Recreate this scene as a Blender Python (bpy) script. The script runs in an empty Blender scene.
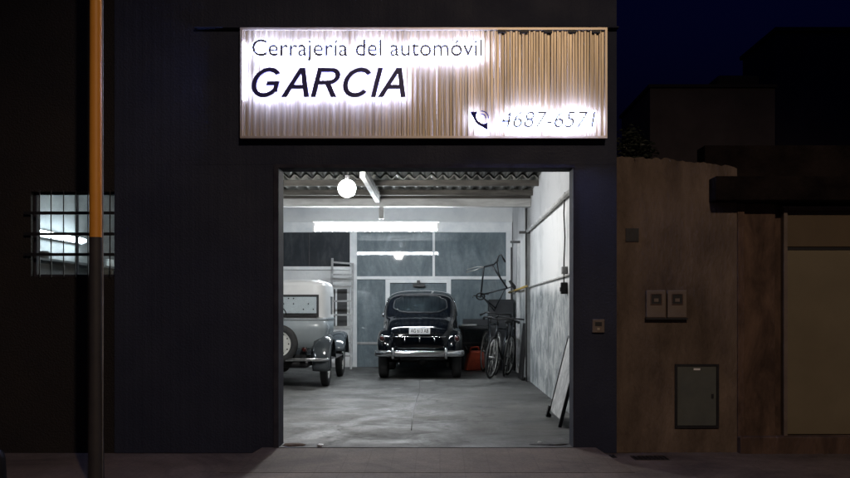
import bpy, bmesh, math, random
from mathutils import Vector, Matrix
from mathutils.bvhtree import BVHTree
random.seed(7)
C = bpy.context.scene.collection
PI = math.pi
F = 1000.0; CX = 440.0; CY = 308.0; H = 1.25     # focal length in photo pixels, vanishing point, eye height
def WX(x, d): return (x - CX) / F * d
def WZ(y, d): return H + (CY - y) / F * d

# ------------------------------------------------------------------ materials
def mat(name, c1, c2=None, rough=0.6, metal=0.0, scale=3.0, detail=6, bump=0.0, bscale=40.0, coat=0.0, rvar=0.0, stretch=(1, 1, 1), lo=0.35, hi=0.65, spec=0.5, dist=0.0):
    m = bpy.data.materials.new(name); m.use_nodes = True
    nt = m.node_tree; N = nt.nodes; L = nt.links
    b = N['Principled BSDF']
    b.inputs['Base Color'].default_value = (*c1, 1)
    b.inputs['Roughness'].default_value = rough
    b.inputs['Metallic'].default_value = metal
    b.inputs['Coat Weight'].default_value = coat
    b.inputs['Coat Roughness'].default_value = 0.04
    b.inputs['Specular IOR Level'].default_value = spec
    tc = N.new('ShaderNodeTexCoord'); mp = N.new('ShaderNodeMapping')
    mp.inputs['Scale'].default_value = stretch
    L.new(tc.outputs['Object'], mp.inputs['Vector'])
    if c2 is not None or rvar:
        nz = N.new('ShaderNodeTexNoise'); nz.inputs['Scale'].default_value = scale; nz.inputs['Detail'].default_value = detail
        nz.inputs['Roughness'].default_value = 0.65; nz.inputs['Distortion'].default_value = dist
        L.new(mp.outputs['Vector'], nz.inputs['Vector'])
        rp = N.new('ShaderNodeValToRGB')
        rp.color_ramp.elements[0].position = lo; rp.color_ramp.elements[1].position = hi
        rp.color_ramp.elements[0].color = (*c1, 1); rp.color_ramp.elements[1].color = (*(c2 or c1), 1)
        L.new(nz.outputs['Fac'], rp.inputs['Fac'])
        L.new(rp.outputs['Color'], b.inputs['Base Color'])
        if rvar:
            mr = N.new('ShaderNodeMapRange'); mr.inputs['From Min'].default_value = 0.3; mr.inputs['From Max'].default_value = 0.7
            mr.inputs['To Min'].default_value = max(0.02, rough - rvar); mr.inputs['To Max'].default_value = min(1, rough + rvar)
            nz2 = N.new('ShaderNodeTexNoise'); nz2.inputs['Scale'].default_value = scale * 1.7; nz2.inputs['Detail'].default_value = 5
            L.new(mp.outputs['Vector'], nz2.inputs['Vector'])
            L.new(nz2.outputs['Fac'], mr.inputs['Value']); L.new(mr.outputs['Result'], b.inputs['Roughness'])
    if bump:
        nb = N.new('ShaderNodeTexNoise'); nb.inputs['Scale'].default_value = bscale; nb.inputs['Detail'].default_value = 6
        L.new(mp.outputs['Vector'], nb.inputs['Vector'])
        bp = N.new('ShaderNodeBump'); bp.inputs['Strength'].default_value = bump; bp.inputs['Distance'].default_value = 0.02
        L.new(nb.outputs['Fac'], bp.inputs['Height']); L.new(bp.outputs['Normal'], b.inputs['Normal'])
    return m
def emis(name, col, s):
    m = bpy.data.materials.new(name); m.use_nodes = True
    b = m.node_tree.nodes['Principled BSDF']
    b.inputs['Base Color'].default_value = (0.8, 0.8, 0.8, 1)
    b.inputs['Emission Color'].default_value = (*col, 1); b.inputs['Emission Strength'].default_value = s
    return m
def glass(name, tint=(0.9, 0.95, 0.95), rough=0.02, dirt=0.12):
    m = bpy.data.materials.new(name); m.use_nodes = True
    nt = m.node_tree; N = nt.nodes; L = nt.links
    for n in list(N):
        if n.type != 'OUTPUT_MATERIAL': N.remove(n)
    out = [n for n in N if n.type == 'OUTPUT_MATERIAL'][0]
    tr = N.new('ShaderNodeBsdfTransparent'); tr.inputs['Color'].default_value = (*tint, 1)
    gl = N.new('ShaderNodeBsdfGlossy'); gl.inputs['Roughness'].default_value = rough
    df = N.new('ShaderNodeBsdfDiffuse'); df.inputs['Color'].default_value = (0.5, 0.52, 0.5, 1)
    fr = N.new('ShaderNodeFresnel'); fr.inputs['IOR'].default_value = 1.5
    a = N.new('ShaderNodeMixShader'); b = N.new('ShaderNodeMixShader')
    L.new(fr.outputs[0], a.inputs[0]); L.new(tr.outputs[0], a.inputs[1]); L.new(gl.outputs[0], a.inputs[2])
    tc = N.new('ShaderNodeTexCoord'); nz = N.new('ShaderNodeTexNoise'); nz.inputs['Scale'].default_value = 5; nz.inputs['Detail'].default_value = 7
    L.new(tc.outputs['Object'], nz.inputs['Vector'])
    mr = N.new('ShaderNodeMapRange'); mr.inputs['From Min'].default_value = .35; mr.inputs['From Max'].default_value = .75
    mr.inputs['To Min'].default_value = dirt * .3; mr.inputs['To Max'].default_value = dirt * 2
    L.new(nz.outputs['Fac'], mr.inputs['Value']); L.new(mr.outputs[0], b.inputs[0])
    L.new(a.outputs[0], b.inputs[1]); L.new(df.outputs[0], b.inputs[2]); L.new(b.outputs[0], out.inputs['Surface'])
    return m

M = {}
M['clad'] = mat('dark_blue_paint', (0.021, 0.026, 0.050), (0.032, 0.038, 0.064), rough=0.65, spec=.25, scale=1.2, bump=0.25, bscale=50, rvar=0.1)
M['blackwall'] = mat('black_wall_paint', (0.010, 0.008, 0.009), (0.018, 0.014, 0.013), rough=0.8, scale=1.5, bump=0.5, bscale=60)
M['trim'] = mat('grey_steel_trim', (0.03, 0.03, 0.045), (0.05, 0.05, 0.065), rough=0.85, scale=8, spec=.15)
M['darkmetal'] = mat('dark_metal', (0.02, 0.02, 0.022), (0.035, 0.035, 0.037), rough=0.45, metal=0.5, scale=12)
M['black'] = mat('black_iron', (0.008, 0.008, 0.009), rough=0.5)
M['sign'] = mat('champagne_metal', (0.34, 0.275, 0.175), (0.58, 0.475, 0.32), rough=0.40, metal=0.5, scale=2.0, stretch=(14, 1, .4), rvar=0.06)
M['signframe'] = mat('sign_frame_metal', (0.45, 0.38, 0.28), rough=0.4, metal=0.6)
M['letter'] = mat('letter_dark_blue_glare', (0.030, 0.026, 0.21), rough=0.4)  # blue raised to take in the backlight's glare
M['letterpale'] = mat('letter_grey_glare', (0.20, 0.20, 0.30), rough=0.4)  # pale grey stands in for glare washing out the thin strokes
M['led'] = emis('led_white', (0.41, 0.50, 1.0), 84)
M['whitewall'] = mat('white_limewash', (0.40, 0.41, 0.42), (0.62, 0.62, 0.62), rough=0.8, scale=1.6, detail=10, bump=0.35, bscale=14, lo=.38, hi=.56)
M['greywall'] = mat('grey_wall_paint', (0.17, 0.18, 0.185), (0.27, 0.28, 0.285), rough=0.8, scale=1.5, detail=9, bump=0.3, bscale=12)
M['plaster'] = mat('bare_plaster', (0.07, 0.068, 0.065), (0.11, 0.108, 0.105), rough=0.9, scale=2, bump=.3)
M['backwall'] = mat('back_wall_paint', (0.56, 0.57, 0.58), (0.72, 0.72, 0.71), rough=0.8, scale=1.0, bump=0.2, bscale=20)
M['frame'] = mat('white_painted_frame', (0.62, 0.64, 0.66), (0.75, 0.76, 0.76), rough=0.45, scale=5)
M['sheet'] = mat('fibre_cement', (0.10, 0.10, 0.095), (0.26, 0.26, 0.24), rough=0.9, scale=2.2, detail=10, bump=0.2, bscale=30, stretch=(1, .35, 1))
M['timber'] = mat('grey_timber', (0.05, 0.045, 0.04), (0.13, 0.12, 0.105), rough=0.85, scale=5, stretch=(.4, 3, 3), bump=.3)
M['beam'] = mat('white_beam', (0.36, 0.36, 0.35), (0.6, 0.6, 0.59), rough=0.7, scale=4, stretch=(.4, 2, 2))
M['pipe'] = mat('grey_pipe', (0.20, 0.20, 0.20), (0.34, 0.34, 0.34), rough=0.5, scale=9)
M['darkpipe'] = mat('dark_pipe', (0.05, 0.05, 0.05), (0.10, 0.10, 0.10), rough=0.5, scale=9)
M['yellow'] = mat('yellow_gas_pipe', (0.55, 0.36, 0.05), (0.40, 0.30, 0.12), rough=0.5, scale=6)
M['tube'] = emis('fluorescent_tube', (0.87, 0.94, 1.0), 260)
M['tubeside'] = emis('side_fluorescent_tube', (0.84, 0.93, 1.0), 95)
M['bulb'] = emis('lit_bulb', (1.0, 0.98, 0.95), 470)
M['fixture'] = mat('white_enamel', (0.72, 0.72, 0.72), rough=0.35)
M['carblack'] = mat('black_car_paint', (0.002, 0.003, 0.005), rough=0.07, coat=0.3, spec=0.3)
M['carglass'] = mat('dark_car_glass', (0.005, 0.007, 0.009), (0.022, 0.030, 0.033), rough=0.08, scale=2.2, coat=0.1, lo=.45, hi=.75)
M['chrome'] = mat('chrome', (0.75, 0.76, 0.78), (0.55, 0.56, 0.58), rough=0.14, metal=1.0, scale=8)
M['tyre'] = mat('tyre_rubber', (0.012, 0.012, 0.013), (0.022, 0.022, 0.022), rough=0.75, scale=10)
M['redlens'] = mat('red_lens', (0.05, 0.006, 0.006), rough=0.12, coat=1.0)
M['greycar'] = mat('grey_car_paint', (0.23, 0.265, 0.285), (0.30, 0.33, 0.345), rough=0.26, scale=2.5, coat=0.5)
M['creamcar'] = mat('pale_lit_car_paint', (0.58, 0.59, 0.59), (0.66, 0.67, 0.67), rough=0.4, scale=2.5, coat=0.3)  # cream cabin paint, whitened further for the bulb's overexposure
M['fender'] = mat('dark_grey_fender', (0.035, 0.042, 0.05), (0.05, 0.06, 0.066), rough=0.13, coat=1.0, scale=3)
M['cream'] = mat('cream_wheel_paint', (0.62, 0.62, 0.58), (0.5, 0.5, 0.47), rough=0.4, scale=5)
M['plate'] = mat('plate_white', (0.72, 0.73, 0.75), rough=0.4)
M['seat'] = mat('seat_leather', (0.10, 0.085, 0.07), rough=0.6)
M['cabwood'] = mat('dark_cabinet', (0.010, 0.012, 0.015), (0.022, 0.025, 0.03), rough=0.6, scale=4)
M['red'] = mat('red_plastic', (0.60, 0.09, 0.035), (0.38, 0.05, 0.025), rough=0.4, scale=5)
M['alu'] = mat('aluminium', (0.42, 0.42, 0.41), (0.30, 0.30, 0.29), rough=0.45, metal=0.6, scale=8)
M['bike'] = mat('bicycle_paint', (0.02, 0.023, 0.028), rough=0.3, metal=.3)
M['board'] = mat('scuffed_white_board', (0.30, 0.31, 0.32), (0.66, 0.66, 0.66), rough=0.6, scale=7, detail=9, dist=1.0)
M['stucco'] = mat('brown_stucco', (0.060, 0.042, 0.031), (0.21, 0.155, 0.115), rough=0.9, scale=2.2, detail=15, bump=1.0, bscale=26, stretch=(1.5, 1, .55), lo=.30, hi=.70, dist=.15)
M['stuccodark'] = mat('stained_stucco', (0.040, 0.023, 0.016), (0.16, 0.098, 0.066), rough=0.9, scale=2.5, detail=12, bump=1.0, bscale=16, stretch=(1.6, 1, .6), dist=.5)
M['door'] = mat('beige_door_paint', (0.165, 0.135, 0.080), (0.20, 0.165, 0.10), rough=0.6, scale=1.5)
M['doortop'] = mat('brown_door_panel', (0.10, 0.070, 0.035), (0.125, 0.088, 0.045), rough=0.6, scale=2)
M['meter'] = mat('meter_box_grey', (0.13, 0.10, 0.08), (0.18, 0.14, 0.11), rough=0.6, scale=6)
M['utility'] = mat('grey_green_metal', (0.075, 0.085, 0.075), (0.10, 0.11, 0.095), rough=0.55, scale=5)
M['farwall'] = mat('dark_render', (0.07, 0.058, 0.056), (0.12, 0.10, 0.095), rough=0.9, scale=.8, bump=.4, bscale=8)
M['canopydark'] = mat('black_canopy', (0.006, 0.004, 0.004), (0.022, 0.016, 0.014), scale=2.2, bump=.6, rough=0.95, spec=.1)
M['roofdark'] = mat('dark_roofing', (0.035, 0.03, 0.03), rough=0.9, bump=.4)
M['orange'] = mat('orange_pole_paint', (0.85, 0.36, 0.04), (0.70, 0.27, 0.03), rough=0.5, scale=6, stretch=(1, 1, .3), lo=.45, hi=.8)
M['polegrey'] = mat('dark_pole_paint', (0.035, 0.032, 0.036), (0.05, 0.045, 0.045), rough=0.6, scale=7)
M['asphalt'] = mat('asphalt', (0.035, 0.035, 0.036), (0.06, 0.058, 0.056), rough=0.85, scale=6, bump=.6, bscale=120)
M['kerb'] = mat('kerb_concrete', (0.16, 0.15, 0.14), (0.24, 0.22, 0.2), rough=0.9, scale=4, bump=.4)
M['paper'] = mat('white_paper', (0.86, 0.86, 0.86), (0.78, 0.78, 0.78), rough=0.7, scale=9)
M['glass'] = glass('window_glass')
M['carclear'] = glass('car_window_glass', (0.95, 0.97, 0.97), 0.02, 0.012)
M['dirt'] = mat('rust_dirt', (0.12, 0.065, 0.035), (0.07, 0.045, 0.03), rough=0.95, scale=12)

def node_mat(name):
    m = bpy.data.materials.new(name); m.use_nodes = True
    return m, m.node_tree.nodes, m.node_tree.links, m.node_tree.nodes['Principled BSDF']
def noise(N, L, vec, scale, detail=6, rough=.6, dist=0):
    n = N.new('ShaderNodeTexNoise'); n.inputs['Scale'].default_value = scale; n.inputs['Detail'].default_value = detail
    n.inputs['Roughness'].default_value = rough; n.inputs['Distortion'].default_value = dist
    L.new(vec, n.inputs['Vector']); return n.outputs['Fac']
def ramp(N, L, fac, stops):
    r = N.new('ShaderNodeValToRGB'); e = r.color_ramp.elements
    e[0].position, e[0].color = stops[0][0], (*stops[0][1], 1)
    e[1].position, e[1].color = stops[-1][0], (*stops[-1][1], 1)
    for p, c in stops[1:-1]:
        k = e.new(p); k.color = (*c, 1)
    L.new(fac, r.inputs['Fac']); return r.outputs['Color']
def mixc(N, L, mode, fac, a, b):
    m = N.new('ShaderNodeMix'); m.data_type = 'RGBA'; m.blend_type = mode
    if isinstance(fac, float): m.inputs[0].default_value = fac
    else: L.new(fac, m.inputs[0])
    L.new(a, m.inputs[6])
    if isinstance(b, tuple): m.inputs[7].default_value = (*b, 1)
    else: L.new(b, m.inputs[7])
    return m.outputs[2]
def mapping(N, L, sc):
    tc = N.new('ShaderNodeTexCoord'); mp = N.new('ShaderNodeMapping'); mp.inputs['Scale'].default_value = sc
    L.new(tc.outputs['Object'], mp.inputs['Vector']); return mp.outputs['Vector']
def worn_floor(name, base, dark, light, wet=0.0):
    m, N, L, b = node_mat(name)
    v = mapping(N, L, (1, 1, 1)); v2 = mapping(N, L, (1.0, .8, 1))
    c = ramp(N, L, noise(N, L, v, .9, 10, .65), [(.3, dark), (.5, base), (.7, light)])
    blot = ramp(N, L, noise(N, L, v2, 1.7, 10, .75, 1.0), [(.36, (.28, .28, .29)), (.50, (1, 1, 1)), (.66, (1.25, 1.25, 1.25))])
    c = mixc(N, L, 'MULTIPLY', .9, c, blot)
    spk = ramp(N, L, noise(N, L, v, 34, 6, .8), [(.34, (.55, .55, .55)), (.5, (1, 1, 1)), (.72, (1.25, 1.25, 1.25))])
    c = mixc(N, L, 'MULTIPLY', .8, c, spk)
    vo = N.new('ShaderNodeTexVoronoi'); vo.feature = 'DISTANCE_TO_EDGE'; vo.inputs['Scale'].default_value = .42
    wv = N.new('ShaderNodeVectorMath'); wv.operation = 'ADD'; nn = N.new('ShaderNodeTexNoise'); nn.inputs['Scale'].default_value = 1.6; nn.inputs['Detail'].default_value = 8
    L.new(v, nn.inputs['Vector']); L.new(v, wv.inputs[0]); L.new(nn.outputs['Color'], wv.inputs[1]); L.new(wv.outputs[0], vo.inputs['Vector'])
    ck = ramp(N, L, vo.outputs['Distance'], [(.0, (.25, .25, .25)), (.012, (1, 1, 1))])
    c = mixc(N, L, 'MULTIPLY', .9, c, ck)
    oil = ramp(N, L, noise(N, L, v, .55, 7, .6, .5), [(.40, (.42, .42, .42)), (.50, (1, 1, 1))])
    c = mixc(N, L, 'MULTIPLY', .7, c, oil)
    L.new(c, b.inputs['Base Color'])
    r = N.new('ShaderNodeMapRange'); r.inputs['From Min'].default_value = .32; r.inputs['From Max'].default_value = .62
    r.inputs['To Min'].default_value = .28 - wet; r.inputs['To Max'].default_value = .8
    L.new(noise(N, L, v2, 1.7, 8, .7, .8), r.inputs['Value']); L.new(r.outputs[0], b.inputs['Roughness'])
    bp = N.new('ShaderNodeBump'); bp.inputs['Strength'].default_value = .7; bp.inputs['Distance'].default_value = .012
    L.new(noise(N, L, v, 22, 8, .7), bp.inputs['Height']); L.new(bp.outputs[0], b.inputs['Normal'])
    return m
M['floor'] = worn_floor('worn_concrete', (.085, .086, .083), (.038, .038, .038), (.175, .175, .17), -.10)
def paving():
    m, N, L, b = node_mat('brown_paving')
    v = mapping(N, L, (1, 1, 1))
    c = ramp(N, L, noise(N, L, v, 1.3, 10, .7), [(.3, (.12, .088, .065)), (.55, (.18, .137, .105)), (.75, (.24, .185, .145))])
    br = N.new('ShaderNodeTexBrick'); br.inputs['Scale'].default_value = 2.5; br.offset = 0
    br.inputs['Mortar Size'].default_value = .012; br.inputs['Brick Width'].default_value = .5; br.inputs['Row Height'].default_value = .5
    br.inputs['Color1'].default_value = (1, 1, 1, 1); br.inputs['Color2'].default_value = (.82, .82, .82, 1); br.inputs['Mortar'].default_value = (.5, .48, .46, 1)
    L.new(v, br.inputs['Vector'])
    c = mixc(N, L, 'MULTIPLY', .4, c, br.outputs['Color'])
    st_ = ramp(N, L, noise(N, L, v, .8, 9, .75, 1.0), [(.38, (.45, .43, .42)), (.52, (1, 1, 1)), (.68, (1.2, 1.15, 1.12))])
    c = mixc(N, L, 'MULTIPLY', .8, c, st_)
    spk = ramp(N, L, noise(N, L, v, 45, 6, .8), [(.34, (.6, .6, .6)), (.6, (1.15, 1.15, 1.15))])
    c = mixc(N, L, 'MULTIPLY', .8, c, spk)
    L.new(c, b.inputs['Base Color']); b.inputs['Roughness'].default_value = .8
    bp = N.new('ShaderNodeBump'); bp.inputs['Strength'].default_value = .4; bp.inputs['Distance'].default_value = .01
    L.new(noise(N, L, v, 30, 8, .7), bp.inputs['Height']); L.new(bp.outputs[0], b.inputs['Normal'])
    return m
M['paving'] = paving()
def pane(name, c1, c2, c3, rough, coat):
    m, N, L, b = node_mat(name)
    v = mapping(N, L, (1.6, 1, .55)); v2 = mapping(N, L, (1, 1, 1))
    c = ramp(N, L, noise(N, L, v, 2.2, 9, .7, .7), [(.3, c1), (.5, c2), (.72, c3)])
    g = ramp(N, L, noise(N, L, v2, 11, 8, .75), [(.35, (.7, .7, .7)), (.65, (1.2, 1.2, 1.2))])
    c = mixc(N, L, 'MULTIPLY', .6, c, g)
    L.new(c, b.inputs['Base Color']); b.inputs['Roughness'].default_value = rough
    b.inputs['Coat Weight'].default_value = coat; b.inputs['Coat Roughness'].default_value = .03
    b.inputs['Specular IOR Level'].default_value = .3
    return m
M['pane'] = pane('mottled_pane', (.060, .085, .098), (.115, .15, .168), (.20, .24, .26), .5, 1.0)
M['panedark'] = pane('dark_pane', (.008, .010, .014), (.016, .020, .026), (.05, .056, .062), .6, .15)
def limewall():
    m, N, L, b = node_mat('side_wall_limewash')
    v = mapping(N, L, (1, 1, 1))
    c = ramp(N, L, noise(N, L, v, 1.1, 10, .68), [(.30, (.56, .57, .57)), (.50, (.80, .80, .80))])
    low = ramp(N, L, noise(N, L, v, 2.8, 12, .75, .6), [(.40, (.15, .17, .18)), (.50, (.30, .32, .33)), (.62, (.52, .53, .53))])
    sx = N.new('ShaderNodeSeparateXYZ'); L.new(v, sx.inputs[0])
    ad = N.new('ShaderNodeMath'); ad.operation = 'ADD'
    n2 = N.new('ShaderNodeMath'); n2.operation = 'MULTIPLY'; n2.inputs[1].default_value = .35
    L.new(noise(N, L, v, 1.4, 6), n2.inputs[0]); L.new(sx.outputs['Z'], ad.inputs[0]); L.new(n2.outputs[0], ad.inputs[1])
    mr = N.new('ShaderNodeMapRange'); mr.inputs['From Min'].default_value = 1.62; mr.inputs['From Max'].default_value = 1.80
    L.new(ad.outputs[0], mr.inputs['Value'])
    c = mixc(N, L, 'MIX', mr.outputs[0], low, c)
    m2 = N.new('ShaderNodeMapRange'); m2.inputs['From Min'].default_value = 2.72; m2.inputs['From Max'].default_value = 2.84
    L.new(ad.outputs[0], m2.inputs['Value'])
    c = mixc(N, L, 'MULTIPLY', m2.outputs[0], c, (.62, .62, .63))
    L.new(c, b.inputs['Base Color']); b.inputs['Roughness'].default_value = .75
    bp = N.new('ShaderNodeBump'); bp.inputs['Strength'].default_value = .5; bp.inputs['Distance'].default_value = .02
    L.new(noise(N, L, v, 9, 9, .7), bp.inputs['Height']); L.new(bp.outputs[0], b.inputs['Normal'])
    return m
M['limewall'] = limewall()

# ------------------------------------------------------------------ mesh helpers
def box(bm, x0, x1, y0, y1, z0, z1):
    v = [bm.verts.new(p) for p in ((x0, y0, z0), (x1, y0, z0), (x1, y1, z0), (x0, y1, z0), (x0, y0, z1), (x1, y0, z1), (x1, y1, z1), (x0, y1, z1))]
    for f in ((0, 3, 2, 1), (4, 5, 6, 7), (0, 1, 5, 4), (1, 2, 6, 5), (2, 3, 7, 6), (3, 0, 4, 7)):
        bm.faces.new([v[i] for i in f])
    return v
def tube(bm, pts, r, n=8, closed=False, rz=None):
    pts = [Vector(p) for p in pts]
    rs = r if isinstance(r, (list, tuple)) else [r] * len(pts)
    rings = []; up = None
    for i, p in enumerate(pts):
        if closed: t = pts[(i + 1) % len(pts)] - pts[i - 1]
        else: t = pts[min(i + 1, len(pts) - 1)] - pts[max(i - 1, 0)]
        t.normalize()
        if up is None:
            up = Vector((0, 0, 1)) if abs(t.z) < .9 else Vector((1, 0, 0))
        a = t.cross(up)
        if a.length < 1e-4: a = t.cross(Vector((0, 1, 0)))
        a.normalize(); b = a.cross(t).normalized(); up = b
        k = rz or 1
        rings.append([bm.verts.new(p + (a * math.cos(q) * rs[i] + b * math.sin(q) * rs[i] * k)) for q in [2 * PI * j / n for j in range(n)]])
    m = len(rings)
    for i in range(m if closed else m - 1):
        A, B = rings[i], rings[(i + 1) % m]
        for j in range(n):
            bm.faces.new((A[j], A[(j + 1) % n], B[(j + 1) % n], B[j]))
    if not closed:
        bm.faces.new(list(reversed(rings[0]))); bm.faces.new(rings[-1])
def lathe(bm, prof, n=32, axis='X', c=(0, 0, 0)):
    c = Vector(c); rings = []
    for (r, h) in prof:
        ring = []
        for j in range(n):
            q = 2 * PI * j / n; u, w = r * math.cos(q), r * math.sin(q)
            p = {'X': (h, u, w), 'Y': (u, h, w), 'Z': (u, w, h)}[axis]
            ring.append(bm.verts.new(c + Vector(p)))
        rings.append(ring)
    for A, B in zip(rings, rings[1:]):
        for j in range(n): bm.faces.new((A[j], A[(j + 1) % n], B[(j + 1) % n], B[j]))
    return rings
def loft(bm, rings, cap=True):
    vr = [[bm.verts.new(p) for p in r] for r in rings]
    n = len(vr[0])
    for A, B in zip(vr, vr[1:]):
        for j in range(n): bm.faces.new((A[j], A[(j + 1) % n], B[(j + 1) % n], B[j]))
    if cap: bm.faces.new(list(reversed(vr[0]))); bm.faces.new(vr[-1])
def link(name, me, m, parent=None):
    o = bpy.data.objects.new(name, me); C.objects.link(o)
    if m is not None and not me.materials: me.materials.append(m)
    if parent is not None: o.parent = parent
    return o
def obj(name, bm, m, parent=None, smooth=False, bevel=0, subd=0, loc=None):
    bmesh.ops.recalc_face_normals(bm, faces=bm.faces)
    me = bpy.data.meshes.new(name); bm.to_mesh(me); bm.free()
    if smooth:
        me.polygons.foreach_set('use_smooth', [True] * len(me.polygons))
    o = link(name, me, m, parent)
    if loc: o.location = loc
    if bevel:
        b = o.modifiers.new('bevel', 'BEVEL'); b.width = bevel; b.segments = 2; b.limit_method = 'ANGLE'; b.angle_limit = .7
        b.harden_normals = False
    if subd:
        s = o.modifiers.new('sub', 'SUBSURF'); s.levels = subd; s.render_levels = subd
    return o
def BX(name, m, parent, *boxes, bevel=0.0, **k):
    bm = bmesh.new()
    for b in boxes: box(bm, *b)
    return obj(name, bm, m, parent, bevel=bevel, **k)
def tag(o, label=None, cat=None, group=None, kind=None):
    if label: o['label'] = label
    if cat: o['category'] = cat
    if group: o['group'] = group
    if kind: o['kind'] = kind
    return o
def thing(name, label, cat, loc=(0, 0, 0), rz=0, group=None):
    o = bpy.data.objects.new(name, None); C.objects.link(o); o.location = loc; o.rotation_euler = (0, 0, rz)
    return tag(o, label, cat, group)
def struct(o): o['kind'] = 'structure'; return o
def copy_tree(o, parent=None, keep=True):
    c = o.copy(); C.objects.link(c); c.parent = parent
    for ch in [k for k in bpy.data.objects if k.parent == o]: copy_tree(ch, c)
    return c
def bake(o):
    dg = bpy.context.evaluated_depsgraph_get(); dg.update()
    me = bpy.data.meshes.new_from_object(o.evaluated_get(dg))
    mats = list(o.data.materials)
    o.modifiers.clear(); o.data = me
    if not me.materials and mats: me.materials.append(mats[0])
    return o

# ================================================================== THE SETTING
# ground: one sheet a little below the pavements, to the horizon
bm = bmesh.new(); box(bm, -300, 300, -300, 300, -0.9, -0.5); struct(obj('ground', bm, M['asphalt']))
bm = bmesh.new(); box(bm, -120, 120, -4.0, 6.0, -0.5, -0.21); struct(obj('road', bm, M['asphalt']))
bm = bmesh.new(); box(bm, -120, 120, 6.0, 6.18, -0.5, -0.062); struct(obj('kerb', bm, M['kerb'], bevel=.015))
bm = bmesh.new(); box(bm, -120, 120, -6.5, -4.0, -0.5, -0.07); struct(obj('opposite_sidewalk', bm, M['paving']))
bm = bmesh.new(); box(bm, -120, 120, 6.18, 9.35, -0.5, -0.06); struct(obj('sidewalk', bm, M['paving']))
# vehicle ramp up to the garage: slopes from the pavement to the sill
bm = bmesh.new()
r0 = [(-1.75, 7.95, -.0575), (1.55, 7.95, -.0575), (1.40, 8.99, -.004), (-1.60, 8.99, -.004)]
vt = [bm.verts.new(p) for p in r0]; vb = [bm.verts.new((x, y, -.12)) for x, y, z in r0]
bm.faces.new(vt); bm.faces.new(vb[::-1])
for i in range(4): bm.faces.new((vt[i], vb[i], vb[(i + 1) % 4], vt[(i + 1) % 4]))
struct(obj('driveway_ramp', bm, M['paving']))
bm = bmesh.new(); box(bm, -5.45, 1.53, 9.27, 21.19, -0.3, 0.0); box(bm, -1.445, 1.192, 8.97, 9.27, -0.3, 0.0)
struct(obj('garage_floor', bm, M['floor']))

# ================================================================== THE GARAGE BUILDING
G = thing('garage_building', 'dark blue car locksmith garage with a wide open doorway showing two old cars', 'garage', (0, 9, 0))
def inG(o):
    o.parent = G; o.location = o.location - G.location; return o
D = 9.0
OX0, OX1, OZ = WX(279, D), WX(573, D), WZ(168, D)
XL, XR = -2.93, 1.59
# trapezoid cladding, real ribs
def clad(bm, x0, x1, z0, z1, y, pitch=.085, dep=.0006):
    xs = []; x = x0; k = 0
    while x < x1 - .001:
        for fx, fy in ((0, 0), (.30, 0), (.40, 1), (.90, 1)):
            xx = x + fx * pitch
            if xx < x1: xs.append((xx, y + dep * fy))
        x += pitch
    xs.append((x1, y))
    f = [bm.verts.new((a, b, z0)) for a, b in xs]; g = [bm.verts.new((a, b, z1)) for a, b in xs]
    for i in range(len(xs) - 1): bm.faces.new((f[i], f[i + 1], g[i + 1], g[i]))
    # closed back
    b0 = bm.verts.new((x0, y + .06, z0)); b1 = bm.verts.new((x1, y + .06, z0)); b2 = bm.verts.new((x1, y + .06, z1)); b3 = bm.verts.new((x0, y + .06, z1))
    bm.faces.new((b0, b3, b2, b1)); bm.faces.new((f[0], g[0], b3, b0)); bm.faces.new((f[-1], b1, b2, g[-1]))
    bm.faces.new(g + [b2, b3]); bm.faces.new([b1] + f[::-1] + [b0]) if False else None
ZT = 4.9
bm = bmesh.new()
clad(bm, XL, OX0 - .045, -.055, OZ + .03, 9.0); clad(bm, OX1 + .012, XR, -.055, OZ + .03, 9.0)
clad(bm, XL, XR, OZ + .032, ZT, 9.0)
inG(obj('wall_cladding', bm, M['clad']))
bm = bmesh.new()
box(bm, XL, OX0 - .03, 9.062, 9.25, -.3, ZT - .01); box(bm, OX1 + .02, XR - .003, 9.062, 9.25, -.3, ZT - .01); box(bm, OX0 - .03, OX1 + .02, 9.062, 9.25, OZ + .02, ZT - .01)
inG(obj('front_wall', bm, M['clad']))
# steel lining of the doorway (jambs and head)
bm = bmesh.new()
box(bm, OX0 - .045, OX0, 8.975, 9.255, -.05, OZ); box(bm, OX1, OX1 + .012, 8.985, 9.255, -.05, OZ); box(bm, OX0 - .045, OX1 + .012, 8.978, 9.255, OZ, OZ + .03)
inG(obj('doorway_lining', bm, M['trim']))
# flashing over the sign
inG(BX('flashing', M['clad'], None, (-2.2, 1.60, 8.935, 9.0, WZ(26.5, 8.9), WZ(24.8, 8.9)), bevel=.004))
inG(BX('coping', M['darkmetal'], None, (XL - .03, XR + .03, 8.96, 9.3, ZT, ZT + .06)))
# black painted wall to the left, with the barred window let in
wx0, wx1, wz0, wz1 = WX(31, 9.03), WX(113, 9.03), WZ(276.5, 9.03), WZ(191.5, 9.03)
bm = bmesh.new()
yb0, yb1 = 9.03, 9.24
box(bm, -9.5, wx0, yb0, yb1, -.3, 4.4)
box(bm, wx0, XL - .002, yb0, yb1, wz1, 4.4); box(bm, wx0, XL - .002, yb0, yb1, -.3, wz0)
inG(obj('black_front_wall', bm, M['blackwall']))
win = inG(BX('window', M['trim'], None, (wx0, wx0 + .02, 9.10, 9.14, wz0, wz1), (XL - .024, XL - .003, 9.10, 9.14, wz0, wz1), (wx0 + .02, XL - .024, 9.10, 9.14, wz1 - .02, wz1), (wx0 + .02, XL - .024, 9.10, 9.14, wz0, wz0 + .02), (-3.32, -3.30, 9.10, 9.14, wz0 + .02, wz1 - .02)))
def sub(o, p):
    o.parent = p; o.location = -(p.location + (p.parent.location if p.parent else Vector())); return o
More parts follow.
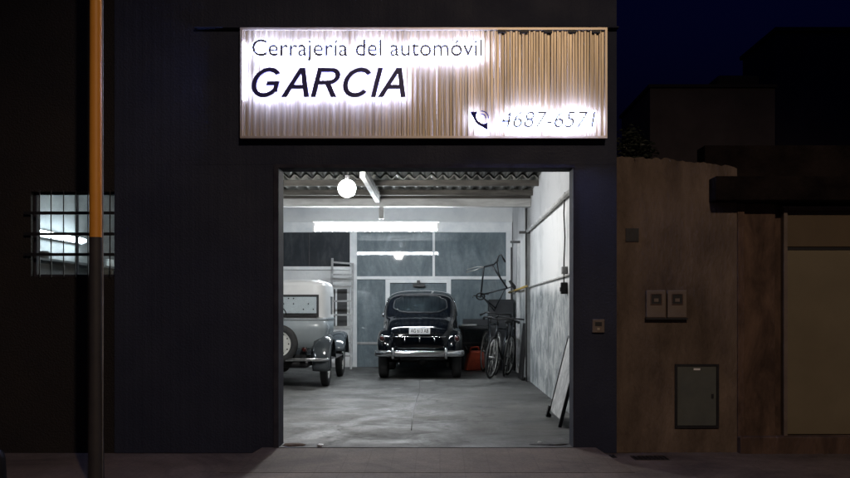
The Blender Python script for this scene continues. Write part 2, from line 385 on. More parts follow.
sub(BX('window_glass', M['glass'], None, (wx0 + .02, -3.32, 9.118, 9.122, wz0 + .02, wz1 - .02), (-3.30, XL - .024, 9.118, 9.122, wz0 + .02, wz1 - .02)), win)
bm = bmesh.new()
for px in (39, 50.5, 63, 75, 87.5, 100, 109.5): tube(bm, [(WX(px, 9.0), 9.015, wz0 - .01), (WX(px, 9.0), 9.015, wz1 + .01)], .0055, 6)
for py in (213, 234, 254.5): box(bm, wx0 - .05, XL + .0, 8.99, 9.008, WZ(py + 1.5, 9), WZ(py - 1.5, 9))
sub(obj('window_bars', bm, M['black']), win)

# side walls, rear wall of the hall, roofs
XW = 1.54
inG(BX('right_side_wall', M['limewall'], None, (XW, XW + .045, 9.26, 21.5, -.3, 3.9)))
inG(BX('left_side_wall', M['greywall'], None, (-5.65, -5.5, 9.26, 21.5, -.3, 3.9)))
inG(BX('inner_face_plaster', M['plaster'], None, (-5.5, wx0 - .03, 9.256, 9.275, 0, 3.5), (XL + .03, OX0 - .05, 9.256, 9.275, 0, 3.5), (OX1 + .03, XW, 9.256, 9.275, 0, 3.5), (OX0 - .05, OX1 + .03, 9.256, 9.275, OZ + .035, 3.5)))
def corrugated(bm, x0, x1, y0, y1, zf0, zf1, pitch=.177, amp=.032, th=.012):
    n = int((x1 - x0) / pitch * 10); rows = []
    for (y, z) in ((y0, zf0), (y1, zf1)):
        rows.append([(x0 + (x1 - x0) * i / n, y, z + amp * math.sin(2 * PI * (x0 + (x1 - x0) * i / n) / pitch)) for i in range(n + 1)])
    a = [bm.verts.new(p) for p in rows[0]]; b = [bm.verts.new(p) for p in rows[1]]
    c = [bm.verts.new((p[0], p[1], p[2] + th)) for p in rows[0]]; d = [bm.verts.new((p[0], p[1], p[2] + th)) for p in rows[1]]
    for i in range(n):
        bm.faces.new((a[i], a[i + 1], b[i + 1], b[i])); bm.faces.new((c[i], d[i], d[i + 1], c[i + 1])); bm.faces.new((a[i], c[i], c[i + 1], a[i + 1])); bm.faces.new((b[i], b[i + 1], d[i + 1], d[i]))
# three overlapping runs, each a step lower towards the back
for (y0, y1, z0, z1) in ((9.20, 13.3, 3.58, 3.44), (13.15, 15.75, 3.405, 3.325), (15.55, 17.3, 3.285, 3.235)):
    bm = bmesh.new(); corrugated(bm, -5.62, XW + .05, y0, y1, z0, z1)
    inG(obj('roof_sheet', bm, M['sheet'], smooth=True))
bm = bmesh.new(); corrugated(bm, -5.62, XW + .05, 17.1, 21.6, 3.80, 3.72); inG(obj('roof_sheet', bm, M['sheet'], smooth=True))
for (y, z) in ((10.4, 3.49), (11.9, 3.44), (13.25, 3.36), (14.45, 3.32), (15.62, 3.245), (16.6, 3.21)):
    inG(BX('purlin', M['timber'], None, (-5.5, XW, y - .03, y + .03, z - .09, z), bevel=.004))
inG(BX('cross_beam', M['beam'], None, (-5.5, XW, 16.93, 17.07, WZ(207, 17), WZ(199, 17)), bevel=.008))
inG(BX('bulkhead', M['timber'], None, (-5.5, XW, 17.0, 17.05, WZ(198.8, 17), 3.80)))
inG(BX('joist', M['timber'], None, (-1.075, -1.0, 9.3, 16.92, 3.12, 3.17), bevel=.004))
inG(BX('joist', M['beam'], None, (-1.09, -1.02, 13.6, 16.92, 3.03, 3.119), bevel=.004))
inG(BX('hanger_post', M['pipe'], None, (WX(379, 17), WX(384, 17), 16.95, 17.02, WZ(219, 17), WZ(207.3, 17)), bevel=.004))
# rear wall above and below the glazing
dB = 21.2
gz = lambda y: WZ(y, dB); gx = lambda x: WX(x, dB)
inG(BX('rear_wall', M['backwall'], None, (-5.5, XW, dB + .02, dB + .14, gz(222), 3.9), (-5.5, gx(350), dB + .02, dB + .14, -.3, gz(270)), (gx(350), XW, dB + .02, dB + .14, -.3, gz(344))))
for px in (513, 521, 531):
    d = XW / ((px - 1.0 - CX) / F)
    inG(BX('pilaster', M['whitewall'], None, (XW - .055, XW, d, d + .30, 0, WZ({513: 250, 521: 241, 531: 233}[px], d)), bevel=.01))
    inG(BX('wall_bracket', M['darkpipe'], None, (XW - .19, XW, d - .06, d - .02, WZ({513: 250, 521: 242.5, 531: 233}[px], d) - .015, WZ({513: 250, 521: 242.5, 531: 233}[px], d) + .03)))

# pipes along the right wall
t = tag(obj('water_pipe', (lambda b: (tube(b, [(1.49, 9.35, 2.60), (1.49, 17.0, 2.56)], .028, 10), b)[1])(bmesh.new()), M['beam'], smooth=True), 'pale pipe running high along the right-hand side wall from the doorway to the beam', 'pipe')
bm = bmesh.new(); tube(bm, [(1.51, 9.4, 1.65), (1.51, 16.9, 1.61)], .013, 8); t = tag(obj('gas_pipe', bm, M['beam'], smooth=True), 'thin pipe at chest height on the white side wall, partly painted yellow', 'pipe')
bm = bmesh.new(); tube(bm, [(1.47, 16.9, 1.62), (1.46, 18.4, 1.60), (1.46, 21.1, 1.58)], .022, 8); obj('yellow_section', bm, M['yellow'], t, smooth=True)
bm = bmesh.new(); tube(bm, [(1.47, 17.05, 0.0), (1.47, 17.05, 2.95)], .018, 8); tag(obj('drain_pipe', bm, M['darkpipe'], smooth=True), 'dark vertical pipe on the side wall just past the roof beam', 'pipe')
bm = bmesh.new(); tube(bm, [(1.47, 20.6, 0.9), (1.47, 20.6, 2.5)], .016, 8); tag(obj('drain_pipe', bm, M['darkpipe'], smooth=True), 'short dark vertical pipe beside the glazing at the rear corner', 'pipe')
# switch on a hanging cable
sw = thing('wall_switch', 'dark switch box hanging on a black cable down the bright side wall', 'switch', (1.52, 12.1, 1.5))
bm = bmesh.new(); tube(bm, [(-.01, 0, 1.15), (-.02, .01, .9), (-.01, -.01, .6), (-.02, 0, .3), (-.02, 0, .06)], .009, 6); obj('cable', bm, M['black'], sw)
BX('switch_box', M['darkmetal'], sw, (-.06, .015, -.04, .04, -.08, .06), bevel=.006)
BX('rocker', M['black'], sw, (-.07, -.061, -.015, .015, -.05, .0))
BX('junction_box', M['pipe'], sw, (-.05, .018, -.05, .05, .16, .25), bevel=.006)

# keypad on the right pier
kp = thing('intercom', 'small brown intercom box on the dark pier right of the doorway', 'intercom', (WX(598.5, 8.97), 8.97, WZ(326, 8.97)))
BX('housing', M['meter'], kp, (-.055, .055, 0, .03, -.06, .06), bevel=.005); BX('grille', M['black'], kp, (-.03, .03, -.003, .002, 0, .035)); BX('button', M['signframe'], kp, (-.012, .012, -.006, -.0005, -.04, -.018), bevel=.002)

# ================================================================== GLAZED PARTITION AT THE BACK
P = thing('glazed_partition', 'white framed glazed partition across the rear of the garage behind the cars', 'partition', (0, dB, 0))
def pb(name, m, *bs, bevel=.006, parent=P):
    bm = bmesh.new()
    for (x0, x1, ya, yb, y0, y1) in bs: box(bm, gx(x0), gx(x1), ya, yb, gz(y1), gz(y0))
    return obj(name, bm, m, parent, bevel=bevel)
pb('head_rail', M['frame'], (180, 512, -.06, .02, 222, 232.5))
pb('post', M['frame'], (350, 357, -.05, .02, 232.5, 367)); pb('post', M['frame'], (506, 512, -.05, .02, 232.5, 367)); pb('mullion', M['frame'], (432.5, 435, -.035, .02, 232.5, 276.3))
pb('transom', M['frame'], (357, 506, -.045, .02, 276.3, 279.5)); pb('transom', M['frame'], (180, 350, -.045, .02, 266.5, 270))
pb('post', M['frame'], (262, 266, -.045, .02, 232.5, 266.5)); pb('mullion', M['darkmetal'], (308.6, 309.6, -.02, .02, 232.5, 266.5))
pb('glass_pane', M['panedark'], (266, 308.6, .0, .015, 232.5, 266.5), bevel=0); pb('glass_pane', M['panedark'], (309.6, 350, .0, .015, 232.5, 266.5), bevel=0)
pb('glass_pane', M['panedark'], (180, 262, .0, .015, 232.5, 266.5), bevel=0)
pb('glass_pane', M['pane'], (357, 432.5, .0, .015, 232.5, 276.3), bevel=0); pb('glass_pane', M['pane'], (435, 506, .0, .015, 232.5, 276.3), bevel=0)
pb('glass_pane', M['pane'], (357, 385.5, .0, .015, 279.5, 342), bevel=0); pb('glass_pane', M['pane'], (451, 506, .0, .015, 279.5, 342), bevel=0)
pb('sill', M['pipe'], (357, 506, -.03, .02, 342, 344.5))
pb('lower_panel', M['pane'], (357, 385.5, -.005, .015, 344.5, 367), (451, 506, -.005, .015, 344.5, 367), bevel=0)
dr = pb('door', M['pane'], (390, 446.5, .002, .015, 283.5, 367), bevel=0)
pb('door_frame', M['frame'], (385.5, 390, -.05, .02, 279.5, 367), (446.5, 451, -.05, .02, 279.5, 367), (390, 446.5, -.05, .02, 279.5, 283), parent=dr)
pb('door_closer', M['black'], (413, 425, -.14, -.05, 284, 287), (417, 420, -.15, -.06, 280.5, 284), parent=dr)

# white perforated board and lit papers on the rear wall, seen through the grey car
pg = thing('pegboard', 'white pegboard with dark holes on the rear wall, seen through the grey car windows', 'pegboard', (gx(300), dB - .0, gz(306)))
BX('panel', M['paper'], pg, (-.75, .62, -.02, .015, -.42, .42), bevel=.004)
bm = bmesh.new()
for i in range(12):
    for j in range(6):
        if random.random() < .3:
            x = -.66 + i * .105; z = -.3 + j * .115; lathe(bm, [(.0, -.024), (.016, -.024), (.016, -.021)], 8, 'Y', (x, 0, z))
obj('holes', bm, M['black'], pg)

# dark shelving recess + steel rack (ladder like) between the cars
lv = thing('louvred_vent', 'dark barred opening low in the rear wall behind the grey rack', 'vent', (gx(338), dB + .02, 0))
BX('opening', M['black'], lv, (gx(328) - gx(338), gx(347) - gx(338), -.01, .0, gz(326), gz(289)))
BX('bars', M['frame'], lv, (gx(332.2) - gx(338), gx(333.7) - gx(338), -.03, -.011, gz(326), gz(289)), (gx(335.3) - gx(338), gx(337.0) - gx(338), -.03, -.011, gz(326), gz(289)))
rk = thing('trestle_ladder', 'grey wooden ladder rack leaning at the rear wall between the two old cars', 'ladder', (WX(341, 20.4), 20.4, 0))
k = 20.4 / F
for sx in (-11, 10):
    bm = bmesh.new(); z1 = WZ(257 if sx < 0 else 262, 20.4)
    v = box(bm, sx * k - .022, sx * k + .022, -.03, .03, 0, z1)
    for q in v[4:]: q.co.y += .45
    obj('stile', bm, M['pipe'], rk, bevel=.004)
for y, tl in ((262, 2.2), (274, 0), (280.5, 0), (285.5, .5), (301, -.3), (315, .2), (329, 0), (343, .2), (356, 0)):
    z = WZ(y, 20.4); o = BX('rung', M['pipe'], rk, (-11 * k + .022, 10 * k - .022, -.018, .018, -.018, .018), bevel=.004)
    o.location = (0, .45 * z / 2.25, z); o.rotation_euler.y = math.radians(tl * 2)

# ================================================================== LAMPS INSIDE
tl = thing('fluorescent_light', 'long white fluorescent batten hanging under the roof beam above the black car', 'ceiling light', (WX(376, 17.4), 17.4, WZ(227, 17.4)))
BX('housing', M['fixture'], tl, (-1.10, 1.10, .0, .05, -.012, .10), (-1.10, 1.10, -.05, .0, .08, .10), bevel=.004)  # white back plate made tall to imitate the tube's wide glare
for z in (-.045,):
    bm = bmesh.new(); tube(bm, [(-1.06, 0, z), (1.06, 0, z)], .024, 12); obj('tube', bm, M['tube'], tl, smooth=True)
BX('end_cap', M['fixture'], tl, (-1.10, -1.062, -.03, .03, -.085, .062)); BX('end_cap', M['fixture'], tl, (1.062, 1.10, -.03, .03, -.085, .062))
t2 = thing('fluorescent_light', 'bright fluorescent batten on the side wall, seen through the barred window', 'wall light', (-5.44, 14.2, 2.27))
BX('housing', M['fixture'], t2, (-.06, 0, -1.05, 1.05, -.05, .05), bevel=.006)
bm = bmesh.new(); tube(bm, [(.035, -1.0, 0), (.035, 1.0, 0)], .03, 12); obj('tube', bm, M['tubeside'], t2, smooth=True)
bl = thing('hanging_bulb', 'glowing round bulb hanging from the corrugated roof near the doorway', 'light bulb', (WX(347, 13.05), 13.05, WZ(188.5, 13.05)))
bm = bmesh.new(); bmesh.ops.create_uvsphere(bm, u_segments=24, v_segments=16, radius=.115); obj('bulb', bm, M['bulb'], bl, smooth=True)  # globe oversized to imitate the glow around the bulb
bm = bmesh.new(); tube(bm, [(0, 0, .09), (0, 0, .17)], .028, 12); obj('socket', bm, M['black'], bl)
bm = bmesh.new(); tube(bm, [(0, 0, .17), (.01, .1, .33), (0, .2, .53)], .006, 6); obj('flex', bm, M['black'], bl)

# ================================================================== THE SIGN
def text_mesh(s, offset=0.0, shear=0.0, ext=.5, res=4):
    cu = bpy.data.curves.new('t', 'FONT'); cu.body = s; cu.size = 1; cu.extrude = ext; cu.offset = offset; cu.shear = shear; cu.resolution_u = res
    o = bpy.data.objects.new('t', cu); C.objects.link(o)
    dg = bpy.context.evaluated_depsgraph_get(); dg.update()
    me = bpy.data.meshes.new_from_object(o.evaluated_get(dg)); bpy.data.objects.remove(o); bpy.data.curves.remove(cu)
    me.materials.clear()
    return me
def arc(cx, cy, rx, ry, a0, a1, n=22):
    return [(cx + rx * math.cos(math.radians(a0 + (a1 - a0) * i / n)), cy + ry * math.sin(math.radians(a0 + (a1 - a0) * i / n))) for i in range(n + 1)]
GLYPHS = {
 'G': (1.04, [arc(.50, .5, .49, .515, 40, 322) + [(.93, .17), (.93, .53), (.52, .53), (.52, .40), (.79, .40), (.79, .235)] + arc(.50, .5, .34, .385, 325, 43)]),
 'A': (.93, [[(0, 0), (.16, 0), (.265, .285), (.66, .285), (.765, 0), (.93, 0), (.55, 1), (.378, 1)], [(.312, .41), (.463, .83), (.612, .41)]]),
 'R': (.88, [[(0, 0), (.15, 0), (.15, .43), (.385, .43), (.675, 0), (.86, 0), (.565, .44)] + arc(.48, .715, .335, .285, -62, 90, 14) + [(0, 1)], [(.15, .87)] + arc(.47, .713, .19, .157, 90, -90, 12) + [(.15, .556)]]),
 'C': (.97, [arc(.50, .5, .49, .515, 40, 320) + arc(.50, .5, .34, .385, 317, 43)]),
 'I': (.15, [[(0, 0), (.15, 0), (.15, 1), (0, 1)]])}
def glyph_mesh(s, shear, offset=0.0):
    cu = bpy.data.curves.new('g', 'CURVE'); cu.dimensions = '2D'; cu.fill_mode = 'BOTH'; cu.extrude = .5; cu.offset = offset
    x = 0
    for ch in s:
        wd, loops = GLYPHS[ch]
        for lp in loops:
            sp = cu.splines.new('POLY'); sp.points.add(len(lp) - 1); sp.use_cyclic_u = True
            for p, (a, b) in zip(sp.points, lp): p.co = (x + a + shear * b, b, 0, 1)
        x += wd + (.10 if ch != 'A' else .07)
    o = bpy.data.objects.new('g', cu); C.objects.link(o)
    dg = bpy.context.evaluated_depsgraph_get(); dg.update()
    me = bpy.data.meshes.new_from_object(o.evaluated_get(dg)); bpy.data.objects.remove(o); bpy.data.curves.remove(cu)
    me.materials.clear(); return me
def lettering(name, s, px, m, parent, org, y0, y1, offset=0, shear=0, ref_off=None):
    """letters whose outline fills the photo rectangle px on the facade plane, y0..y1 deep"""
    tm = glyph_mesh if s == 'GARCIA' else None
    base = tm(s, shear) if tm else text_mesh(s, ref_off if ref_off is not None else offset, shear)
    xs = [v.co.x for v in base.vertices]; ys = [v.co.y for v in base.vertices]
    bx0, bx1, by0, by1 = min(xs), max(xs), min(ys), max(ys)
    me = base if ref_off is None else (tm(s, shear, offset) if tm else text_mesh(s, offset, shear))
    X0, X1, Z0, Z1 = WX(px[0], y0), WX(px[1], y0), WZ(px[3], y0), WZ(px[2], y0)
    for v in me.vertices:
        x = X0 + (v.co.x - bx0) / (bx1 - bx0) * (X1 - X0); z = Z0 + (v.co.y - by0) / (by1 - by0) * (Z1 - Z0)
        y = y1 if v.co.z < 0 else y0
        v.co = (x - org[0], y - org[1], z - org[2])
    bm = bmesh.new(); bm.from_mesh(me); return obj(name, bm, m, parent)
dS = 8.90
sx0, sx1, sz0, sz1 = WX(240.5, dS), WX(607, dS), WZ(138.5, dS), WZ(28, dS)
S = thing('shop_sign', 'wide ribbed tan metal sign with white backlit lettering above the doorway', 'sign', ((sx0 + sx1) / 2, dS, sz0))
O = tuple(S.location)
bm = bmesh.new(); x = sx0 + .02; prof = []
rnd = random.Random(3)
while x < sx1 - .03:
    p = rnd.choice([.040, .046, .052, .060]); dp = rnd.uniform(.008, .022)
    prof += [(x, .0), (x + p * .32, -.0), (x + p * .46, dp), (x + p * .86, dp)]
    x += p
prof.append((sx1 - .02, 0.0))
prof = [q for q in prof if q[0] <= sx1 - .02]
a = [bm.verts.new((q[0] - O[0], q[1], .02)) for q in prof]; b = [bm.verts.new((q[0] - O[0], q[1], sz1 - sz0 - .02)) for q in prof]
for i in range(len(a) - 1): bm.faces.new((a[i], a[i + 1], b[i + 1], b[i]))
e = [bm.verts.new((q[0] - O[0], .035, q[2])) for q in ((prof[0][0], 0, .02), (prof[-1][0], 0, .02), (prof[-1][0], 0, sz1 - sz0 - .02), (prof[0][0], 0, sz1 - sz0 - .02))]
bm.faces.new(e[::-1])
me_panel = obj('ribbed_panel', bm, M['sign'], S)
W_, H_ = (sx1 - sx0) / 2, sz1 - sz0
BX('border', M['signframe'], S, (-W_, W_, -.02, .05, 0, .02), (-W_, W_, -.02, .05, H_ - .02, H_), (-W_, -W_ + .02, -.02, .05, .02, H_ - .02), (W_ - .02, W_, -.02, .05, .02, H_ - .02))
for px in (502, 524, 548, 572, 596): BX('clip', M['black'], S, (WX(px - 4, dS) - O[0], WX(px + 4, dS) - O[0], -.022, .0, H_ - .045, H_ - .021))
R1 = (252, 482, 39, 61); R2 = (251.5, 405.5, 67.5, 96.8); R3 = (501, 596, 111, 127.5)
lettering('lettering', 'Cerrajería del automóvil', R1, M['letterpale'], S, O, dS - .085, dS - .070, .009, ref_off=0.0)
lettering('led_backlight', 'Cerrajería del automóvil', R1, M['led'], S, O, dS - .066, dS - .050, .012, ref_off=0.0)
lettering('lettering', 'GARCIA', R2, M['letter'], S, O, dS - .11, dS - .08, .006, .25, ref_off=.0)
lettering('led_backlight', 'GARCIA', R2, M['led'], S, O, dS - .075, dS - .065, -.02, .25, ref_off=.0)
lettering('lettering', '4687-6571', R3, M['letterpale'], S, O, dS - .085, dS - .070, .0, .2)
lettering('led_backlight', '4687-6571', R3, M['led'], S, O, dS - .066, dS - .050, .013, .2, ref_off=-.004)
# telephone handset with two signal arcs
def P2(px, py, y=dS - .05): return Vector((WX(px, y) - O[0], 0, WZ(py, y) - O[2]))
def handset(bm, y, th, grow=0):
    pts = []; rs = []
    for i in range(15):
        u = i / 14; a = math.radians(176 + 98 * u)
        c = P2(486.5, 113.5); r = .112
        pts.append((c.x + r * math.cos(a), y, c.z + r * math.sin(a) * 1.05))
        e = abs(u - .5) * 2; rs.append(.016 + .022 * max(0, e - .55) / .45 + grow)
    tube(bm, pts, rs, 10, rz=None)
    for v in bm.verts: v.co.y = y + (v.co.y - y) * th
bm = bmesh.new(); handset(bm, -.082, .4); obj('phone_symbol', bm, M['letter'], S, smooth=True)
bm = bmesh.new()
for r in (.035, .06):
    c = P2(481.5, 118.5); tube(bm, [(c.x + r * math.cos(math.radians(q)), -.08, c.z + r * math.sin(math.radians(q))) for q in range(-5, 96, 10)], .005, 6)
obj('phone_symbol', bm, M['letter'], S)
bm = bmesh.new(); handset(bm, -.062, .25, .004)
obj('led_backlight', bm, M['led'], S, smooth=True)
# added glowing strip imitating a white glint on the left border
BX('led_backlight', M['led'], S, (-W_ + .024, -W_ + .034, -.012, -.004, WZ(100, dS) - O[2], WZ(42, dS) - O[2]))

# ================================================================== WHEELS
def wheel(parent, c, r, w, side, disc=True, name='wheel', axis='X', steel=None):
    """tyre as the part, rim and hub cap as its pieces; side = +1/-1, the outer face"""
    bm = bmesh.new(); h = w / 2
    prof = [(r * .64, -h * .7), (r * .72, -h * .95), (r * .86, -h), (r * .97, -h * .8), (r, -h * .45), (r, h * .45), (r * .97, h * .8), (r * .86, h), (r * .72, h * .95), (r * .64, h * .7)]
    lathe(bm, prof + [prof[0]], 40, axis); bmesh.ops.remove_doubles(bm, verts=bm.verts, dist=1e-5)
    t = obj(name, bm, M['tyre'], parent, smooth=True, loc=c)
    bm = bmesh.new(); s = side
    rr = lathe(bm, [(r * .66, -s * h * .6), (r * .68, s * h * .75), (r * .64, s * h * .8), (r * .60, s * h * .45), (r * .50, s * h * .5), (r * .36, s * h * .68), (r * .27, s * h * .6), (r * .01, s * h * .6)], 40, axis)
    obj('rim', bm, steel or M['cream'], t, smooth=True)
    bm = bmesh.new()
    for i in range(12):
        q = 2 * PI * i / 12; u, v_ = r * .545 * math.cos(q), r * .545 * math.sin(q)
        c0 = {'X': (s * h * .49, u, v_), 'Y': (u, s * h * .49, v_)}[axis]
        e = .001 * s; lathe(bm, [(.0005, s * .004), (r * .04, s * .004), (r * .04, -s * .002)], 8, axis, c0)
    obj('rim_holes', bm, M['black'], t)
    bm = bmesh.new(); lathe(bm, [(r * .22, s * h * .6), (r * .2, s * h * .85), (r * .12, s * h * 1.0), (r * .001, s * h * 1.05)], 24, axis)
    obj('hub_cap', bm, M['chrome'], t, smooth=True)
    return t

# ================================================================== BLACK CAR (seen from behind)
B = thing('black_car', 'glossy black 1940s saloon parked tail outwards in the middle of the garage', 'car', (WX(419.5, 17.4), 17.4, 0))
def ring(y, zb, zt, wl, wu):
    zm = min(1.03, zb + (zt - zb) * .60)
    h = [(0, zb), (wl * .78, zb), (wl * .98, zb + .07), (wl, zb + (zm - zb) * .5), (wl * .97, zm), (wu * 1.0, zm + (zt - zm) * .46), (wu * .93, zm + (zt - zm) * .86), (wu * .62, zt - .008), (0, zt)]
    R = [(x, y, z) for x, z in h]; return R + [(-x, y, z) for x, z in h[-2:0:-1]]
st = [(.07, .50, .74, .44, .40), (.10, .43, .86, .56, .50), (.20, .37, .98, .64, .57), (.40, .34, 1.07, .68, .61), (.62, .32, 1.125, .695, .63), (.74, .31, 1.20, .70, .64), (.90, .30, 1.41, .70, .655),
      (1.14, .30, 1.545, .70, .665), (1.8, .30, 1.605, .70, .665), (2.2, .30, 1.57, .69, .64), (2.45, .30, 1.43, .67, .57), (2.75, .30, 1.10, .62, .5), (3.1, .33, 1.04, .50, .40), (3.45, .36, .97, .40, .3), (3.60, .45, .82, .30, .2)]
bm = bmesh.new(); loft(bm, [ring(*s) for s in st])
body = bake(obj('body', bm, M['carblack'], B, smooth=True, subd=2))
def bvh_of(o):
    bm = bmesh.new(); bm.from_mesh(o.data); t = BVHTree.FromBMesh(bm); bm.free(); return t
T = bvh_of(body)
def patch(name, bvh, fn, m, parent, direction, nu=20, nv=10, off=.006, rim=None, rr=.009, rimname='trim', start=-3):
    """glass laid over the bodywork: fn(u, v) gives the 2-D spot, cast onto the body along direction"""
    bm = bmesh.new(); g = []; d = Vector(direction)
    for i in range(nu + 1):
        row = []
        for j in range(nv + 1):
            a, b = fn(i / nu, j / nv)
            o = (Vector((a, 0, b)) if abs(d.y) > .5 else Vector((0, a, b))) + d * start
            p, n, _, _ = bvh.ray_cast(o, d)
            if p is None: p = o - d * start; n = -d
            if n.dot(d) > 0: n = -n
            row.append(bm.verts.new(p + n * off))
        g.append(row)
    for i in range(nu):
        for j in range(nv): bm.faces.new((g[i][j], g[i + 1][j], g[i + 1][j + 1], g[i][j + 1]))
    loop = [v.co.copy() for v in ([g[i][0] for i in range(nu)] + [g[nu][j] for j in range(nv)] + [g[i][nv] for i in range(nu, 0, -1)] + [g[0][j] for j in range(nv, 0, -1)])]
    o = obj(name, bm, m, parent, smooth=True)
    if rim:
        bm = bmesh.new(); tube(bm, loop, rr, 6, closed=True); obj(rimname, bm, rim, o, smooth=True)
    return o
def rrect(x0, x1, z0, z1, k=.35, topin=0.0):
    """a rectangle with rounded corners, optionally narrower at the top"""
    def f(u, v):
        a, b = u * 2 - 1, v * 2 - 1
        s = math.sqrt(max(0, 1 - k * b * b * .5)); t_ = math.sqrt(max(0, 1 - k * a * a * .5))
        A = a * (1 - k * .5 * (b ** 4) * abs(a) ** 3); Bv = b * (1 - k * .9 * (a ** 4) * abs(b) ** 1)
        x = (x0 + x1) / 2 + A * (x1 - x0) / 2; z = (z0 + z1) / 2 + Bv * (z1 - z0) / 2
        x = (x0 + x1) / 2 + (x - (x0 + x1) / 2) * (1 - topin * (v))
        return x, z
    return f
patch('rear_window', T, rrect(-.50, .50, 1.165, 1.475, .35, .08), M['carglass'], B, (0, 1, 0), rim=M['black'], rr=.011)
for s in (-1, 1):
    patch('side_window', T, rrect(1.05, 1.62, 1.10, 1.43, .25), M['carglass'], B, (-s, 0, 0), rim=M['chrome'], rr=.006, start=-3)
    patch('side_window', T, rrect(1.68, 2.30, 1.10, 1.43, .25), M['carglass'], B, (-s, 0, 0), rim=M['chrome'], rr=.006, start=-3)
    # fenders
    for (c0, L0, nm) in ((0.0, 1.25, 'rear_fender'), (2.45, 1.25, 'front_fender')):
        bm = bmesh.new(); rings = []
        for (fy, zt, hw) in ((.03, .60, .06), (.06, .72, .12), (.18, .84, .155), (.40, .905, .165), (.68, .90, .165), (.92, .82, .15), (1.12, .68, .12), (1.24, .52, .06)):
            zb = .38; cx = .60
            R = []
            for q in range(16):
                a = 2 * PI * q / 16 - PI / 2; ca, sa = math.cos(a), math.sin(a)
                R.append((s * (cx + hw * math.copysign(abs(ca) ** .75, ca)), c0 + fy * L0 / 1.25, (zt + zb) / 2 + (zt - zb) / 2 * math.copysign(abs(sa) ** .75, sa)))
            rings.append(R)
        loft(bm, rings); fo = obj(nm, bm, M['carblack'], B, smooth=True, subd=1)
    wheel(B, (s * .65, .55, .31), .31, .17, s, steel=M['darkmetal']); wheel(B, (s * .63, 3.0, .31), .31, .17, s, steel=M['darkmetal'])
    # tail lights
    tlp = obj('tail_light', (lambda b: (bmesh.ops.create_uvsphere(b, u_segments=16, v_segments=10, radius=.036), b)[1])(bmesh.new()), M['redlens'], B, smooth=True, loc=(s * .655, .055, .72)); tlp.scale = (1, .8, 1.2)
    bm = bmesh.new(); lathe(bm, [(.050, .02), (.052, -.01), (.044, -.016), (.040, -.008)], 20, 'Y'); obj('bezel', bm, M['chrome'], tlp, smooth=True)
    tlp = obj('reflector', (lambda b: (bmesh.ops.create_uvsphere(b, u_segments=14, v_segments=8, radius=.026), b)[1])(bmesh.new()), M['chrome'], B, smooth=True, loc=(s * .56, .035, .60))
# bumper bar with ends sweeping round, overriders, brackets
def sweep(bm, path, prof):
    """prof: (out, z) section placed along a plan path of (x, y)"""
    rings = []
    for i, (x, y) in enumerate(path):
        a = path[max(0, i - 1)]; b = path[min(len(path) - 1, i + 1)]
        t = Vector((b[0] - a[0], b[1] - a[1])).normalized(); n = Vector((t.y, -t.x))
        rings.append([(x + n.x * o, y + n.y * o, z) for o, z in prof])
    loft(bm, rings)
path = [(-.765, .16), (-.76, .05), (-.72, -.04), (-.6, -.085), (-.4, -.11), (-.2, -.12), (0, -.125), (.2, -.12), (.4, -.11), (.6, -.085), (.72, -.04), (.76, .05), (.765, .16)]
sec = [(.0, -.055), (.016, -.045), (.024, -.02), (.028, .0), (.024, .02), (.016, .045), (.0, .055), (-.006, .03), (-.006, -.03)]
bm = bmesh.new(); sweep(bm, path, [(o, z + .46) for o, z in sec]); bp = obj('rear_bumper', bm, M['chrome'], B, smooth=True)
for s in (-1, 1):
    bm = bmesh.new(); loft(bm, [[(s * .46 + .028 * math.cos(q) * w, -.135 + .028 * math.sin(q) * w * 1.4, z) for q in [2 * PI * i / 12 for i in range(12)]] for z, w in ((.37, .5), (.39, .95), (.45, 1.1), (.52, 1.0), (.56, .55))])
    obj('overrider', bm, M['chrome'], bp, smooth=True)
    BX('bracket', M['black'], bp, (s * .36 - .02, s * .36 + .02, -.10, .25, .40, .44))
bm = bmesh.new()
def on_body(x, z, off=.004):
    p, n, _, _ = T.ray_cast(Vector((x, -3, z)), Vector((0, 1, 0))); return (p - Vector((0, off, 0))) if p else Vector((x, .3, z))
tube(bm, [on_body(-.46 + .92 * i / 20, .745) for i in range(21)], .007, 6); obj('trim_strip', bm, M['chrome'], B, smooth=True)
bm = bmesh.new()   # outline of the boot lid
lid = [(-.44, .60), (-.46, .80), (-.42, .98), (-.3, 1.06), (0, 1.085), (.3, 1.06), (.42, .98), (.46, .80), (.44, .60)]
tube(bm, [on_body(x, z, .0) for x, z in lid], .005, 5); obj('boot_lid_seam', bm, M['black'], B)
h0 = on_body(0, .71); bm = bmesh.new(); tube(bm, [(h0.x, h0.y - .0, .76), (h0.x, h0.y - .03, .745), (h0.x, h0.y - .035, .69), (h0.x, h0.y - .012, .64)], [.014, .018, .016, .009], 10); obj('boot_handle', bm, M['chrome'], B, smooth=True)
p0 = on_body(0, .85); pl = BX('number_plate', M['plate'], B, (-.185, .185, -.008, .0, -.058, .058), bevel=.004); pl.location = (0, p0.y - .03, .85); pl.rotation_euler.x = math.radians(-8)
me = text_mesh('AG 613 AB', .012); xs = [v.co.x for v in me.vertices]; ys = [v.co.y for v in me.vertices]
for v in me.vertices: v.co = (-.155 + (v.co.x - min(xs)) / (max(xs) - min(xs)) * .31, -.0095 + (v.co.z > 0) * -.002, -.034 + (v.co.y - min(ys)) / (max(ys) - min(ys)) * .068)
bm = bmesh.new(); bm.from_mesh(me); obj('plate_characters', bm, M['black'], pl)
for s in (-1, 1):
    q = on_body(s * .26, .70); bm = bmesh.new(); tube(bm, [(q.x, q.y - .01, .72), (q.x, q.y - .015, .66)], .012, 8); obj('hinge', bm, M['chrome'], B, smooth=True)
